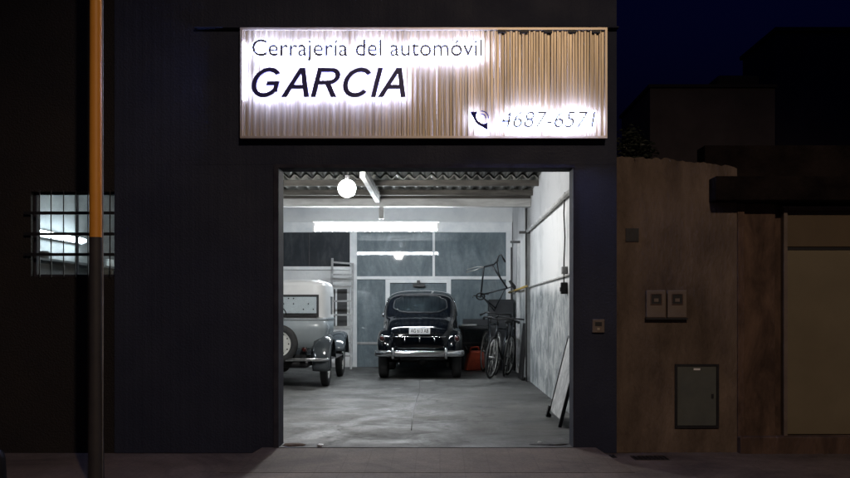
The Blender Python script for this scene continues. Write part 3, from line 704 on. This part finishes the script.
BX('rear_valance', M['carblack'], B, (-.5, .5, .06, .3, .34, .52), bevel=.03)
bm = bmesh.new(); tube(bm, [(-.6, .55, .31), (.6, .55, .31)], .035, 10); bmesh.ops.create_uvsphere(bm, u_segments=14, v_segments=8, radius=.1, matrix=Matrix.Translation((.04, .55, .30))); obj('rear_axle', bm, M['black'], B, smooth=True)
bm = bmesh.new(); tube(bm, [(-.36, -.02, .27), (-.36, .6, .28)], .022, 10); obj('exhaust_pipe', bm, M['darkmetal'], B, smooth=True)
bm = bmesh.new(); bmesh.ops.create_uvsphere(bm, u_segments=16, v_segments=10, radius=.07); mr_ = obj('wing_mirror', bm, M['chrome'], B, smooth=True, loc=(-.74, 2.25, 1.12)); mr_.scale = (.8, .4, .8)
for s in (-1, 1):
    bm = bmesh.new(); lathe(bm, [(.001, .10), (.06, .09), (.085, .03), (.085, -.02), (.05, -.09), (.001, -.12)], 20, 'Y'); obj('headlight', bm, M['chrome'], B, smooth=True, loc=(s * .58, 3.62, .74))
bm = bmesh.new(); sweep(bm, [(x, 3.72 - y) for x, y in path[::-1]], [(o, z + .44) for o, z in sec]); obj('front_bumper', bm, M['chrome'], B, smooth=True)

# ================================================================== GREY VINTAGE CAR
V = thing('vintage_car', 'pale grey 1920s car with spare wheel on its tail, half hidden by the doorway', 'car', (WX(280, 15.75), 15.75, 0))
def foot(z, w, y0, y1, n=9, m=48):
    R = []; cy = (y0 + y1) / 2; hy = (y1 - y0) / 2
    for i in range(m):
        a = 2 * PI * i / m; ca, sa = math.cos(a), math.sin(a)
        R.append((w * math.copysign(abs(ca) ** (2 / n), ca), cy + hy * math.copysign(abs(sa) ** (2 / n), sa), z))
    return R
bm = bmesh.new()
loft(bm, [foot(*s) for s in ((.56, .60, .16, 1.45), (.62, .64, .10, 1.47), (.72, .685, .05, 1.48), (.90, .71, .015, 1.5), (1.05, .72, .0, 1.5))])
tub = obj('body', bm, M['greycar'], V, smooth=False)
for p in tub.data.polygons: p.use_smooth = len(p.vertices) == 4
bm = bmesh.new()
loft(bm, [foot(*s) for s in ((1.055, .725, -.005, 1.505), (1.075, .73, -.01, 1.51), (1.09, .722, -.0, 1.505))]); o = obj('belt_moulding', bm, M['greycar'], V)
# upper cabin: shell with the windows cut out of it
bm = bmesh.new()
rs = [foot(*s) for s in ((1.092, .715, .005, 1.48), (1.2, .712, .012, 1.46), (1.50, .708, .02, 1.43), (1.61, .70, .03, 1.42), (1.655, .68, .05, 1.40), (1.685, .63, .10, 1.35), (1.70, .48, .25, 1.20), (1.71, .2, .55, .95))]
loft(bm, rs)
cab = obj('cabin', bm, M['creamcar'], V)
bmi = bmesh.new(); loft(bmi, [[(x * .955, 0.72 + (y - 0.72) * .955, z - .03 if z > 1.3 else z - .06) for x, y, z in r] for r in rs]); inner = obj('cut', bmi, None)
bmc = bmesh.new(); box(bmc, -.585, .585, -.3, .3, 1.125, 1.44); box(bmc, -.60, .60, 1.2, 1.8, 1.14, 1.50)
box(bmc, -1, 1, .80, 1.28, 1.14, 1.44); cutw = obj('cut', bmc, None)
for c in (inner, cutw):
    c.location = V.location
    md = cab.modifiers.new('b', 'BOOLEAN'); md.operation = 'DIFFERENCE'; md.object = c; md.solver = 'EXACT'
bpy.context.view_layer.update(); bake(cab)
for c in (inner, cutw): bpy.data.objects.remove(c)
if not cab.data.materials: cab.data.materials.append(M['creamcar'])
def wframe(x0, x1, z0, z1, y, t=.035, dy=.03, name='rear_window'):
    w = BX(name, M['black'], V, (x0 - t, x0, y, y + dy, z0 - t, z1 + t), (x1, x1 + t, y, y + dy, z0 - t, z1 + t), (x0, x1, y, y + dy, z1, z1 + t), (x0, x1, y, y + dy, z0 - t * 1.3, z0))
    BX('glass', M['carclear'], w, (x0, x1, y + .012, y + .016, z0, z1)); return w
wframe(-.575, .575, 1.145, 1.425, -.012)
w = wframe(-.58, .58, 1.16, 1.48, 1.435, name='windscreen')
for s in (-1, 1):
    for (a, b) in ((.81, 1.27),):
        BX('side_window', M['carclear'], V, (s * .69 - .003, s * .69 + .003, a, b, 1.14, 1.47))
BX('rear_seat', M['seat'], V, (-.58, .58, .16, .30, .6, 1.10), (-.58, .58, .3, .75, .6, .78), bevel=.04)
bm = bmesh.new(); tube(bm, [(-.28 + .2 * math.cos(q), 1.15 + .07 * math.sin(q), 1.12 + .17 * math.sin(q)) for q in [2 * PI * i / 24 for i in range(24)]], .011, 6, closed=True); tube(bm, [(-.28, 1.15, 1.12), (-.28, 1.4, .9)], .014, 6); tube(bm, [(-.47, 1.15, 1.12), (-.09, 1.15, 1.12)], .009, 6)
obj('steering_wheel', bm, M['black'], V)
bm = bmesh.new()
def hoodring(y, w, zt, zb=.58): return [(w * math.copysign(abs(math.cos(a)) ** .5, math.cos(a)), y, (zt + zb) / 2 + (zt - zb) / 2 * math.copysign(abs(math.sin(a)) ** .55, math.sin(a))) for a in [2 * PI * i / 28 for i in range(28)]]
loft(bm, [hoodring(1.49, .56, 1.07), hoodring(1.9, .44, 1.05), hoodring(2.85, .34, 1.03), hoodring(2.95, .33, 1.0)]); obj('bonnet', bm, M['greycar'], V, smooth=True)
BX('radiator', M['chrome'], V, (-.29, .29, 2.95, 3.03, .5, 1.05), bevel=.03)
BX('chassis', M['black'], V, (-.42, -.34, -.06, 3.0, .43, .52), (.34, .42, -.06, 3.0, .43, .52), (-.34, .34, -.02, .06, .43, .52), (-.62, .62, .1, 1.5, .5, .558))
wy0, wy1 = .30, 2.62
def mudguard(s, cy, a0, a1, name):
    bm = bmesh.new(); rings = []; R = .435; n = 16; cz = .36
    for i in range(n + 1):
        a = math.radians(a0 + (a1 - a0) * i / n); r = R + .02 * math.sin(PI * i / n)
        sec_ = []
        for (fx, dr) in ((.515, -.045), (.53, -.012), (.60, .012), (.68, .018), (.76, .008), (.805, -.02), (.815, -.07), (.805, -.07), (.795, -.025), (.75, -.006), (.68, .004), (.6, -.004), (.54, -.022), (.522, -.045)):
            rr = r + dr; sec_.append((s * fx, cy + rr * math.cos(a), cz + rr * math.sin(a)))
        rings.append(sec_)
    loft(bm, rings); return obj(name, bm, M['fender'], V, smooth=True)
for s in (-1, 1):
    mudguard(s, wy0, 193, 12, 'rear_mudguard'); mudguard(s, wy1, 165, -12 + 20, 'front_mudguard')
    bm = bmesh.new(); tube(bm, [(s * .66, wy0 + .45, .42), (s * .66, wy1 - .52, .42)], .14, 4, rz=.12); obj('running_board', bm, M['black'], V)
    wheel(V, (s * .685, wy0, .36), .36, .125, s); wheel(V, (s * .685, wy1, .36), .36, .125, s)
    bm = bmesh.new(); lathe(bm, [(.001, .10), (.08, .08), (.11, .0), (.09, -.06), (.03, -.12), (.001, -.13)], 24, 'Y'); obj('headlight', bm, M['chrome'], V, smooth=True, loc=(s * .42, 3.0, .86))
    t_ = BX('tail_light', M['black'], V, (s * .40 - .045, s * .40 + .045, -.12, -.06, .56, .64), bevel=.012)
    bm = bmesh.new(); lathe(bm, [(.001, -.128), (.03, -.126), (.034, -.118)], 16, 'Y', (s * .40, 0, .60)); obj('lens', bm, M['redlens'], t_, smooth=True)
    BX('bumper_bracket', M['black'], V, (s * .38 - .02, s * .38 + .02, -.20, .0, .44, .47))
bm = bmesh.new()
for z in (.445,): sweep(bm, [(-.80, -.02), (-.77, -.14), (-.70, -.19), (-.35, -.21), (0, -.215), (.35, -.21), (.70, -.19), (.77, -.14), (.80, -.02)], [(o * .6, z + q * .5) for o, q in sec])
obj('rear_bumper', bm, M['chrome'], V, smooth=True)
BX('tail_panel', M['fender'], V, (-.50, .50, -.015, .10, .50, .60), bevel=.02)
BX('fuel_tank', M['black'], V, (-.45, .45, .02, .35, .30, .43), bevel=.05)
bm = bmesh.new(); tube(bm, [(-.62, wy0, .36), (.62, wy0, .36)], .035, 10); bmesh.ops.create_uvsphere(bm, u_segments=14, v_segments=8, radius=.12, matrix=Matrix.Translation((0, wy0, .34))); obj('rear_axle', bm, M['black'], V, smooth=True)
bm = bmesh.new(); tube(bm, [(-.62, wy1, .36), (.62, wy1, .36)], .025, 10); obj('front_axle', bm, M['black'], V, smooth=True)
sp = wheel(V, (.0, -.17, .69), .305, .13, -1, name='spare_wheel', axis='Y')
bm = bmesh.new(); tube(bm, [(0, -.15, .69), (0, .05, .69)], .05, 10); obj('spare_carrier', bm, M['black'], V)

# ================================================================== BICYCLES, BENCH, CAN, CABINET
def make_bike(label):
    K = thing('bicycle', label, 'bicycle', group='bicycles in the rear corner')
    r = .32
    for cy in (0, 1.02):
        bm = bmesh.new(); tube(bm, [(0, cy + r * math.cos(q), r + .02 + r * math.sin(q)) for q in [2 * PI * i / 36 for i in range(36)]], .018, 8, closed=True); w = obj('wheel', bm, M['tyre'], K, smooth=True)
        bm = bmesh.new(); tube(bm, [(0, cy + (r - .025) * math.cos(q), r + .02 + (r - .025) * math.sin(q)) for q in [2 * PI * i / 36 for i in range(36)]], .010, 6, closed=True)
        for i in range(20):
            q = 2 * PI * i / 20; tube(bm, [((-1) ** i * .02, cy, r + .02), (0, cy + (r - .03) * math.cos(q), r + .02 + (r - .03) * math.sin(q))], .0018, 4)
        tube(bm, [(-.05, cy, r + .02), (.05, cy, r + .02)], .018, 8); obj('rim', bm, M['alu'], w, smooth=True)
    ax0, ax1 = (0, 0, .34), (0, 1.02, .34); bb = (0, .60, .29); seat = (0, .72, .78); head1 = (0, .13, .80); head0 = (0, .09, .66)
    bm = bmesh.new()
    for a, b in ((bb, seat), (head0, bb), (head1, seat)): tube(bm, [a, b], .016, 8)
    for s in (-1, 1):
        tube(bm, [bb, (s * .05, 1.02, .34)], .009, 6); tube(bm, [(0, .71, .74), (s * .05, 1.02, .34)], .008, 6)
    tube(bm, [head0, (0, .14, .84)], .019, 8); obj('frame', bm, M['bike'], K, smooth=True)
    bm = bmesh.new()
    for s in (-1, 1): tube(bm, [head0, (s * .05, .05, .55), (s * .05, 0, .34)], .010, 6)
    obj('fork', bm, M['alu'], K, smooth=True)
    bm = bmesh.new(); tube(bm, [(0, .14, .84), (0, .10, .95)], .014, 8)
    tube(bm, [(-.28, .24, .93), (-.24, .14, .96), (-.12, .08, .96), (0, .08, .95), (.12, .08, .96), (.24, .14, .96), (.28, .24, .93)], .012, 8); hb = obj('handlebar', bm, M['darkmetal'], K, smooth=True)
    bm = bmesh.new()
    for s in (-1, 1): tube(bm, [(s * .28, .24, .93), (s * .30, .34, .915)], .017, 8)
    obj('grips', bm, M['black'], hb)
    bm = bmesh.new(); loft(bm, [[(w * math.cos(q), y, .90 + .025 * math.sin(q)) for q in [2 * PI * i / 12 for i in range(12)]] for y, w in ((.60, .015), (.66, .03), (.75, .06), (.84, .075), (.88, .05))]); tube(bm, [seat, (0, .74, .89)], .012, 8); obj('saddle', bm, M['black'], K, smooth=True)
    bm = bmesh.new(); tube(bm, [(-.06, .6, .29), (.06, .6, .29)], .02, 8); lathe(bm, [(.085, .04), (.09, .045), (.085, .05), (.06, .048)], 20, 'X', (0, .6, .29)); tube(bm, [(.06, .6, .29), (.07, .50, .20), (.13, .50, .20)], .01, 6); tube(bm, [(-.06, .6, .29), (-.07, .70, .38), (-.13, .70, .38)], .01, 6); obj('crank', bm, M['darkmetal'], K)
    return K
b1 = make_bike('dark bicycle standing on the floor beside the red fuel can, handlebar towards the door')
b1.scale = (1.1, 1.0, 1.12); b1.location = (.88, 17.6, 0); b1.rotation_euler = (0, math.radians(6), math.radians(-21))
b2 = copy_tree(b1); b2['label'] = 'dark wheel-less bicycle frame hung high in the rear corner, handlebar pointing up'
for ch in [k for k in bpy.data.objects if k.parent == b2 and k.name.startswith('wheel')]:
    for g in [k for k in bpy.data.objects if k.parent == ch]: bpy.data.objects.remove(g)
    bpy.data.objects.remove(ch)
Yv = Vector((.34, .22, -.44)).normalized(); Zv = Vector((.45, -.5, .6)); Zv = (Zv - Yv * Zv.dot(Yv)).normalized(); Xv = Yv.cross(Zv)
b2.rotation_euler = Matrix((Xv, Yv, Zv)).transposed().to_euler()
b2.location = Vector((.94, 19.4, 2.05)) - (Yv * .13 + Zv * .82)
b4 = copy_tree(b1); b4['label'] = 'dark bicycle squeezed between the other two floor bicycles, turned towards the rear glazing'
b4.location = (1.02, 18.6, 0); b4.rotation_euler = (0, math.radians(5), math.radians(10)); b4.scale = (1, 1, 1.2)
b3 = copy_tree(b1); b3['label'] = 'dark bicycle standing nearest the side wall, behind the other floor bicycle'
b3.location = (1.16, 18.2, 0); b3.rotation_euler = (0, math.radians(8), math.radians(-9))
wb = thing('workbench', 'dark workbench against the rear glazing beside the black car', 'workbench', (WX(478, 20.6), 20.6, 0))
BX('worktop', M['cabwood'], wb, (-.40, .62, -.28, .45, .82, .88), bevel=.006)
for x in (-.36, .52):
    for y in (-.24, .36): BX('leg', M['cabwood'], wb, (x, x + .06, y, y + .06, 0, .82))
BX('back_shelf', M['cabwood'], wb, (-.36, .60, .2, .44, .42, .46), (-.30, .55, .25, .44, .881, 1.02))
tag(BX('paper_roll', M['paper'], None, (WX(462, 19.8), WX(478, 19.8), 20.34, 20.44, .8815, .92), bevel=.015), 'white strip of paper lying on the dark workbench beside the black car', 'paper')
fc = thing('fuel_can', 'red plastic fuel can on the floor between the black car and the bicycle', 'fuel can', (WX(474, 20.0), 20.0, 0), .25)
bm = bmesh.new(); v = box(bm, -.20, .20, -.11, .11, 0, .40)
for q in v[4:]: q.co.x = q.co.x * .72 + .04
obj('container', bm, M['red'], fc, bevel=.035)
bm = bmesh.new(); tube(bm, [(-.08, 0, .39), (-.06, 0, .46), (.08, 0, .47), (.12, 0, .39)], .018, 8); obj('handle', bm, M['red'], fc, smooth=True)
bm = bmesh.new(); tube(bm, [(-.11, 0, .36), (-.19, 0, .47)], .028, 10); obj('spout', bm, M['black'], fc, smooth=True)
cb = thing('metal_locker', 'tall dark locker standing in the rear right corner behind the bicycles', 'locker', (1.22, 20.2, 0))
BX('carcass', M['cabwood'], cb, (-.24, .26, -.2, .35, .0, 1.42), bevel=.006); BX('door', M['cabwood'], cb, (-.225, .245, -.215, -.202, .05, 1.38), bevel=.004); BX('handle', M['black'], cb, (-.19, -.175, -.235, -.216, .7, .85))
bm = bmesh.new(); v = box(bm, 1.40, 1.43, 17.2, 17.9, 0, .98)
for q in v[4:]: q.co.x += .08
tag(obj('leaning_board', bm, M['black'], bevel=.003), 'black board leaning on the side wall beside the bicycles', 'board')
# small drawers and tins seen through the barred window
sh = thing('tool_shelf', 'dark shelf unit below the wall light, seen low through the barred window', 'shelf', (-5.25, 14.4, 0))
BX('side_panel', M['cabwood'], sh, (-.2, .2, -1.8, -1.76, 0, 1.88)); BX('side_panel', M['cabwood'], sh, (-.2, .2, 1.76, 1.8, 0, 1.88)); BX('back_panel', M['cabwood'], sh, (-.2, -.18, -1.76, 1.76, 0, 1.88))
for z in (.1, .6, 1.1, 1.5, 1.86): BX('shelf', M['cabwood'], sh, (-.18, .2, -1.76, 1.76, z, z + .03))
for i, (dy, w, h_, m, lb) in enumerate(((-1.3, .16, .10, 'cabwood', 'black tin standing on the shelf seen through the barred window'), (.75, .12, .16, 'yellow', 'yellowish tin standing on the shelf seen through the barred window'), (1.35, .14, .12, 'alu', 'silver tin standing on the shelf seen through the barred window'))):
    bm = bmesh.new(); lathe(bm, [(.001, 0), (w / 2, 0), (w / 2, h_), (w / 2 - .008, h_ + .004), (.001, h_)], 20, 'Z'); t_ = tag(obj('tin', bm, M[m], smooth=False, loc=(-5.2, 14.4 + dy, 1.891)), lb, 'tin', 'tins on the tool shelf')

# ================================================================== LEANING A-BOARD BY THE RIGHT JAMB
A = thing('display_board', 'scuffed white panel in a dark frame leaning on the side wall just inside the doorway', 'panel', (1.25, 10.45, 0))
lean = math.radians(14); L_ = .96
def leanbox(name, m, y0, y1, s0, s1, t0, t1, **k):
    bm = bmesh.new(); v = box(bm, t0, t1, y0, y1, s0, s1)
    o = obj(name, bm, m, A, **k); o.rotation_euler.y = lean; return o
leanbox('face', M['board'], .03, 1.0, .08, L_ - .03, -.006, .012)
leanbox('near_stile', M['black'], 0, .03, 0, L_, -.016, .02, bevel=.003); leanbox('far_stile', M['black'], 1.0, 1.03, 0, L_, -.016, .02, bevel=.003)
leanbox('bottom_rail', M['darkmetal'], .03, 1.0, .05, .08, -.014, .02, bevel=.003); leanbox('top_rail', M['darkmetal'], .03, 1.0, L_ - .03, L_, -.014, .02, bevel=.003)
leanbox('foot', M['black'], .97, 1.06, -.0, .13, -.04, -.017)

# hose on the floor, rubble at the sill
bm = bmesh.new(); hp = [(419, 380), (420, 386), (419, 393), (416, 400), (414, 408), (412, 418), (411.5, 430)]
def floorpt(x, y, z=.008): d = (H - z) * F / (y - CY); return (WX(x, d), d, z)
tube(bm, [floorpt(x, y, .004) for x, y in hp], .0045, 6); tag(obj('cable', bm, M['darkpipe'], smooth=True), 'dark cable lying on the garage floor from the black car towards the doorway', 'cable')
def lump(name, loc, r, m, label, cat, group, seed, sc=(1, 1, .5)):
    rn = random.Random(seed); bm = bmesh.new(); bmesh.ops.create_icosphere(bm, subdivisions=2, radius=r)
    for v in bm.verts: v.co *= rn.uniform(.75, 1.15); v.co.x *= sc[0]; v.co.y *= sc[1]; v.co.z *= sc[2]
    o = obj(name, bm, m, loc=loc); tag(o, label, cat, group); return o
lump('stone', (-1.08, 9.02, .012), .028, M['frame'], 'small pale lump of plaster on the sill at the foot of the left doorway side', 'stone', None, 3)
lump('earth_patch', (-1.33, 9.10, .006), .10, M['dirt'], 'rusty brown dirt patch on the sill in the left doorway corner', 'dirt', None, 5, (1.1, .9, .12))
lump('plaster_lump', (1.02, 9.16, .004), .13, M['floor'], 'low broken crust of grey mortar on the sill before the leaning white board', 'mortar', None, 21, (1.5, .6, .10))
lump('stone', (.92, 9.25, .008), .022, M['frame'], 'small white fragment on the garage floor near the leaning white panel', 'stone', None, 9)

# ================================================================== ORANGE STREET POLE
pxm = 7.5 / F
PO = thing('street_pole', 'street pole painted orange above and dark grey below, in front of the black wall', 'pole', (WX(96, 7.5), 7.5, -.06))
bm = bmesh.new(); lathe(bm, [(.001, 0), (.062, 0), (.060, .05), (.050, .9), (.050, 1.84)], 28, 'Z'); obj('painted_base', bm, M['polegrey'], PO, smooth=True)
bm = bmesh.new(); lathe(bm, [(.049, 1.8405), (.0485, 1.845), (.043, 4.3), (.040, 7.6), (.001, 7.6)], 28, 'Z'); obj('shaft', bm, M['orange'], PO, smooth=True)
bm = bmesh.new(); tube(bm, [(.055, -.02, .0), (.058, -.02, 1.2), (.056, -.02, 4.2), (.05, -.02, 7.0)], .006, 6); obj('conduit', bm, M['pipe'], PO, smooth=True)
# bollard at the left edge of the photograph
BO = thing('bollard', 'black rounded bollard on the pavement at the far left edge', 'bollard', (WX(-3, 7.4), 7.4, -.06))
bm = bmesh.new(); lathe(bm, [(.075, 0), (.07, .02), (.065, .1), (.06, .2), (.045, .25), (.02, .27), (.001, .275)], 24, 'Z'); obj('post', bm, M['black'], BO, smooth=True)
bm = bmesh.new(); lathe(bm, [(.001, -.001), (.10, 0), (.10, .02), (.07, .03)], 24, 'Z'); obj('base_plate', bm, M['black'], BO, smooth=True)

# ================================================================== PAVEMENT COVERS
def cover(x, y, w, l, label):
    z = -.058; t_ = thing('drain_cover', label, 'drain cover', (x, y, z), group='iron covers in the pavement')
    BX('frame', M['darkmetal'], t_, (-w / 2, w / 2, -l / 2, l / 2, -.01, .002)); BX('bars', M['black'], t_, *[(-w / 2 + .02 + i * (w - .04) / 7, -w / 2 + .02 + i * (w - .04) / 7 + .014, -l / 2 + .02, l / 2 - .02, .002, .008) for i in range(8)])
cover(1.83, 8.72, .30, .22, 'dark slotted iron cover in the pavement below the brown wall')
cover(1.42, 8.82, .26, .16, 'dark slotted iron cover in the pavement at the foot of the dark pier')

# ================================================================== NEIGHBOUR ON THE RIGHT
NW = thing('neighbour_house', 'weathered brown rendered street wall with a beige garage door beside the dark garage', 'house', (1.6, 9.1, 0))
def nb(name, m, *bs, bevel=0, parent=NW):
    return BX(name, m, parent, *[(a - 1.6, b - 1.6, c - 9.1, d - 9.1, e, f) for a, b, c, d, e, f in bs], bevel=bevel)
X = lambda p, d=9.08: WX(p, d); Z = lambda p, d=9.08: WZ(p, d)
# wall with a wavy worn top
bm = bmesh.new(); rn = random.Random(11); n = 40; x0, x1 = XR + .005, X(737); top = []
for i in range(n + 1): top.append((x0 + (x1 - x0) * i / n, 2.62 + rn.uniform(-.012, .012) - .10 * (i / n) ** 2))
f = [bm.verts.new((x, 9.08, -.3)) for x, z in top]; g = [bm.verts.new((x, 9.08, z)) for x, z in top]; h2 = [bm.verts.new((x, 9.30, z + .01)) for x, z in top]
for i in range(n): bm.faces.new((f[i], f[i + 1], g[i + 1], g[i])); bm.faces.new((g[i], g[i + 1], h2[i + 1], h2[i]))
for v in bm.verts: v.co -= NW.location
o = obj('street_wall', bm, M['stucco'], NW)
nb('pillar', M['stuccodark'], (X(737) + .001, X(744), 9.06, 9.3, -.3, 2.2), (X(744), X(776), 9.10, 9.3, -.3, 2.2), (X(776), X(786) - .001, 9.17, 9.3, -.3, 2.2), bevel=.006)
nb('canopy', M['canopydark'], (X(709), 9.5, 8.86, 9.4, 2.205, 2.42), bevel=.01)
nb('upper_wall', M['canopydark'], (X(709), 9.5, 9.22, 9.5, 2.42, 2.75))
gd = nb('garage_door', M['door'], (X(786), 5.6, 9.13, 9.2, Z(435), Z(250)), bevel=.004)
def sub2(o): return o
def ng(name, m, *bs, bevel=0):
    o = BX(name, m, gd, *[(a - 1.6, b - 1.6, c - 9.1, d - 9.1, e, f) for a, b, c, d, e, f in bs], bevel=bevel); return o
ng('top_panel', M['doortop'], (X(788), 5.6, 9.12, 9.2, Z(246.5), Z(210)), bevel=.004)
ng('frame', M['meter'], (X(784), X(787.5), 9.08, 9.2, Z(437), Z(207)), (X(787.5), 5.6, 9.08, 9.2, Z(210) + .001, Z(207)))
ng('groove', M['black'], (X(789), 5.6, 9.122, 9.13, Z(249.6), Z(247)))
nb('step', M['stuccodark'], (X(737), 6.5, 8.98, 9.3, -.3, .09), bevel=.01)
nb('plinth', M['stuccodark'], (5.6, 9.5, 9.08, 9.3, -.3, 2.2))
for px, lab in ((655, 'grey meter box, the one nearer the dark garage of the pair on the brown wall'), (676, 'grey meter box, the one nearer the beige door of the pair on the brown wall')):
    q = thing('meter_box', lab, 'meter box', (X(px), 9.08, Z(304)), group='meter boxes on the brown wall')
    BX('case', M['meter'], q, (-.088, .088, -.05, .0, -.125, .125), bevel=.008)
    BX('glass_window', M['black'], q, (-.045, .045, -.053, -.049, .0, .085)); BX('window_rim', M['stuccodark'], q, (-.052, .052, -.058, -.0505, .085, .093), (-.052, .052, -.058, -.0505, -.008, .0), (-.052, -.044, -.058, -.0505, .0, .085), (.044, .052, -.058, -.0505, .0, .085)); BX('dial', M['meter'], q, (-.02, .02, -.056, -.0535, .02, .05))
    BX('base_ledge', M['darkmetal'], q, (-.095, .095, -.06, .0, -.14, -.126))
uc = thing('utility_hatch', 'grey-green metal utility hatch low on the brown wall near the pavement', 'hatch', (X(696.5), 9.08, Z(396)))
BX('frame', M['darkmetal'], uc, (-.20, -.178, -.02, .0, -.29, .29), (.178, .20, -.02, .0, -.29, .29), (-.178, .178, -.02, .0, .27, .29), (-.178, .178, -.02, .0, -.29, -.27))
BX('door', M['utility'], uc, (-.176, .176, -.014, .0, -.268, .268), bevel=.003); BX('sticker', M['paper'], uc, (-.03, .03, -.016, -.0142, .235, .252)); BX('lock', M['black'], uc, (.13, .15, -.022, -.0142, -.02, .02))
vg = thing('wall_vent', 'small dark slotted vent high on the brown wall beside the dark garage', 'vent', (X(632), 9.08, Z(235)))
BX('frame', M['darkmetal'], vg, (-.06, .06, -.012, 0, -.06, .06)); BX('slats', M['black'], vg, *[(-.05 + i * .03, -.035 + i * .03, -.016, -.0125, -.05, .05) for i in range(4)])
# dark bush of creeper on the wall top
bm = bmesh.new(); rn = random.Random(5)
for i in range(900):
    k_ = rn.choice([(.06, .05, .05), (.14, .10, .09), (.22, .07, .05), (.10, .20, .05)])
    c = Vector((1.66 + k_[0] + rn.gauss(0, .05), 9.22 + rn.gauss(0, .05), 2.62 + k_[1] + rn.gauss(0, .05))); s = rn.uniform(.016, .034)
    M_ = Matrix.Rotation(rn.uniform(0, 6), 3, 'Z') @ Matrix.Rotation(rn.uniform(-1.2, 1.2), 3, 'X')
    vs = [bm.verts.new(c + M_ @ Vector(p)) for p in ((-s, 0, 0), (0, -s * .5, s * .2), (s, 0, 0), (0, s * .5, s * .2))]; bm.faces.new(vs)
M['leaf'] = mat('dark_leaf', (0.012, 0.016, 0.010), (0.02, 0.026, 0.014), rough=.6, scale=10)
cr = thing('wall_plant', 'dark straggly plant growing on top of the brown wall against the garage', 'plant', (0, 0, 0))
obj('foliage', bm, M['leaf'], cr)
bm = bmesh.new()
for i in range(4): tube(bm, [(1.76 + i * .02, 9.22, 2.55), (1.72 + i * .035, 9.22, 2.68), (1.71 + i * .05, 9.2, 2.80)], [.008, .006, .003], 5)
obj('stem', bm, M['timber'], cr)
# houses behind
HB = thing('rear_house', 'dark flat-roofed building rising behind the brown wall', 'building', (4.0, 16, 0))
BX('wall', M['farwall'], HB, (WX(650, 16) - 4, WX(775, 16) - 4, 0, 2.5, 0, WZ(88, 16)))
BX('parapet', M['roofdark'], HB, (WX(648, 16) - 4, WX(776, 16) - 4, -.06, 2.6, WZ(88, 16) + .001, WZ(85, 16)))
BX('roof_shed', M['roofdark'], HB, (WX(728, 16) - 4, WX(772, 16) - 4, .6, 2, WZ(85, 16) + .002, WZ(66, 16)), bevel=.05)
H3 = thing('tall_house', 'tallest dark building at the far right against the night sky', 'building', (9, 20, 0))
BX('wall', M['farwall'], H3, (WX(776, 20) - 9, WX(1000, 20) - 9, 0, 2.2, 0, WZ(32, 20)))
BX('parapet', M['roofdark'], H3, (WX(774, 20) - 9, WX(1001, 20) - 9, -.08, 2.3, WZ(32, 20) + .001, WZ(28, 20)))
H4 = thing('left_house', 'black neighbouring house at the far left of the street', 'house', (-13, 9.1, 0))
BX('wall', M['blackwall'], H4, (-6, 3.48, 0, 6, -.3, 6.5)); BX('parapet', M['roofdark'], H4, (-6, 3.49, -.05, 6.1, 6.501, 6.6))
BX('door', M['darkmetal'], H4, (-1, 0, -.03, -.001, -.05, 2.1))

# ================================================================== LIGHT
w = bpy.data.worlds.new('World'); bpy.context.scene.world = w; w.use_nodes = True
nt = w.node_tree; bg = nt.nodes['Background']
sky = nt.nodes.new('ShaderNodeTexSky'); sky.sky_type = 'NISHITA'; sky.sun_disc = False
sky.sun_elevation = math.radians(-2.3); sky.sun_rotation = math.radians(200); sky.air_density = 1.0; sky.dust_density = .3; sky.ozone_density = 6
tint = nt.nodes.new('ShaderNodeMix'); tint.data_type = 'RGBA'; tint.blend_type = 'MULTIPLY'; tint.inputs[0].default_value = 1
tint.inputs[7].default_value = (.22, .50, .85, 1); nt.links.new(sky.outputs[0], tint.inputs[6]); nt.links.new(tint.outputs[2], bg.inputs['Color']); bg.inputs['Strength'].default_value = 0.11

def lamp(name, kind, loc, target, energy, col, **k):
    l = bpy.data.lights.new(name, kind); l.energy = energy; l.color = col
    for a_, b_ in k.items(): setattr(l, a_, b_)
    o = bpy.data.objects.new(name, l); C.objects.link(o); o.location = loc
    o.rotation_euler = (Vector(target) - Vector(loc)).to_track_quat('-Z', 'Y').to_euler(); return o
lamp('street_lamp_light', 'SPOT', (1.75, -2.6, 7.2), (1.9, 9, -6.0), 1150, (1.0, .76, .57), spot_size=math.radians(94), spot_blend=.55, shadow_soft_size=.12)

# ================================================================== CAMERA
cam = bpy.data.cameras.new('camera'); co = bpy.data.objects.new('camera', cam); C.objects.link(co)
co.location = (0, 0, H); co.rotation_euler = (PI / 2, 0, 0)
cam.sensor_width = 36; cam.lens = F / 850 * 36; cam.shift_x = -(CX - 425) / 850; cam.shift_y = (CY - 239) / 850
cam.clip_start = .1; cam.clip_end = 1000
sc = bpy.context.scene; sc.camera = co
sc.render.engine = 'CYCLES'; sc.cycles.use_denoising = True; sc.cycles.max_bounces = 8; sc.cycles.sample_clamp_indirect = 8
sc.view_settings.view_transform = 'Standard'; sc.view_settings.look = 'None'; sc.view_settings.gamma = 1; sc.view_settings.exposure = 0
sc.view_settings.use_curve_mapping = False
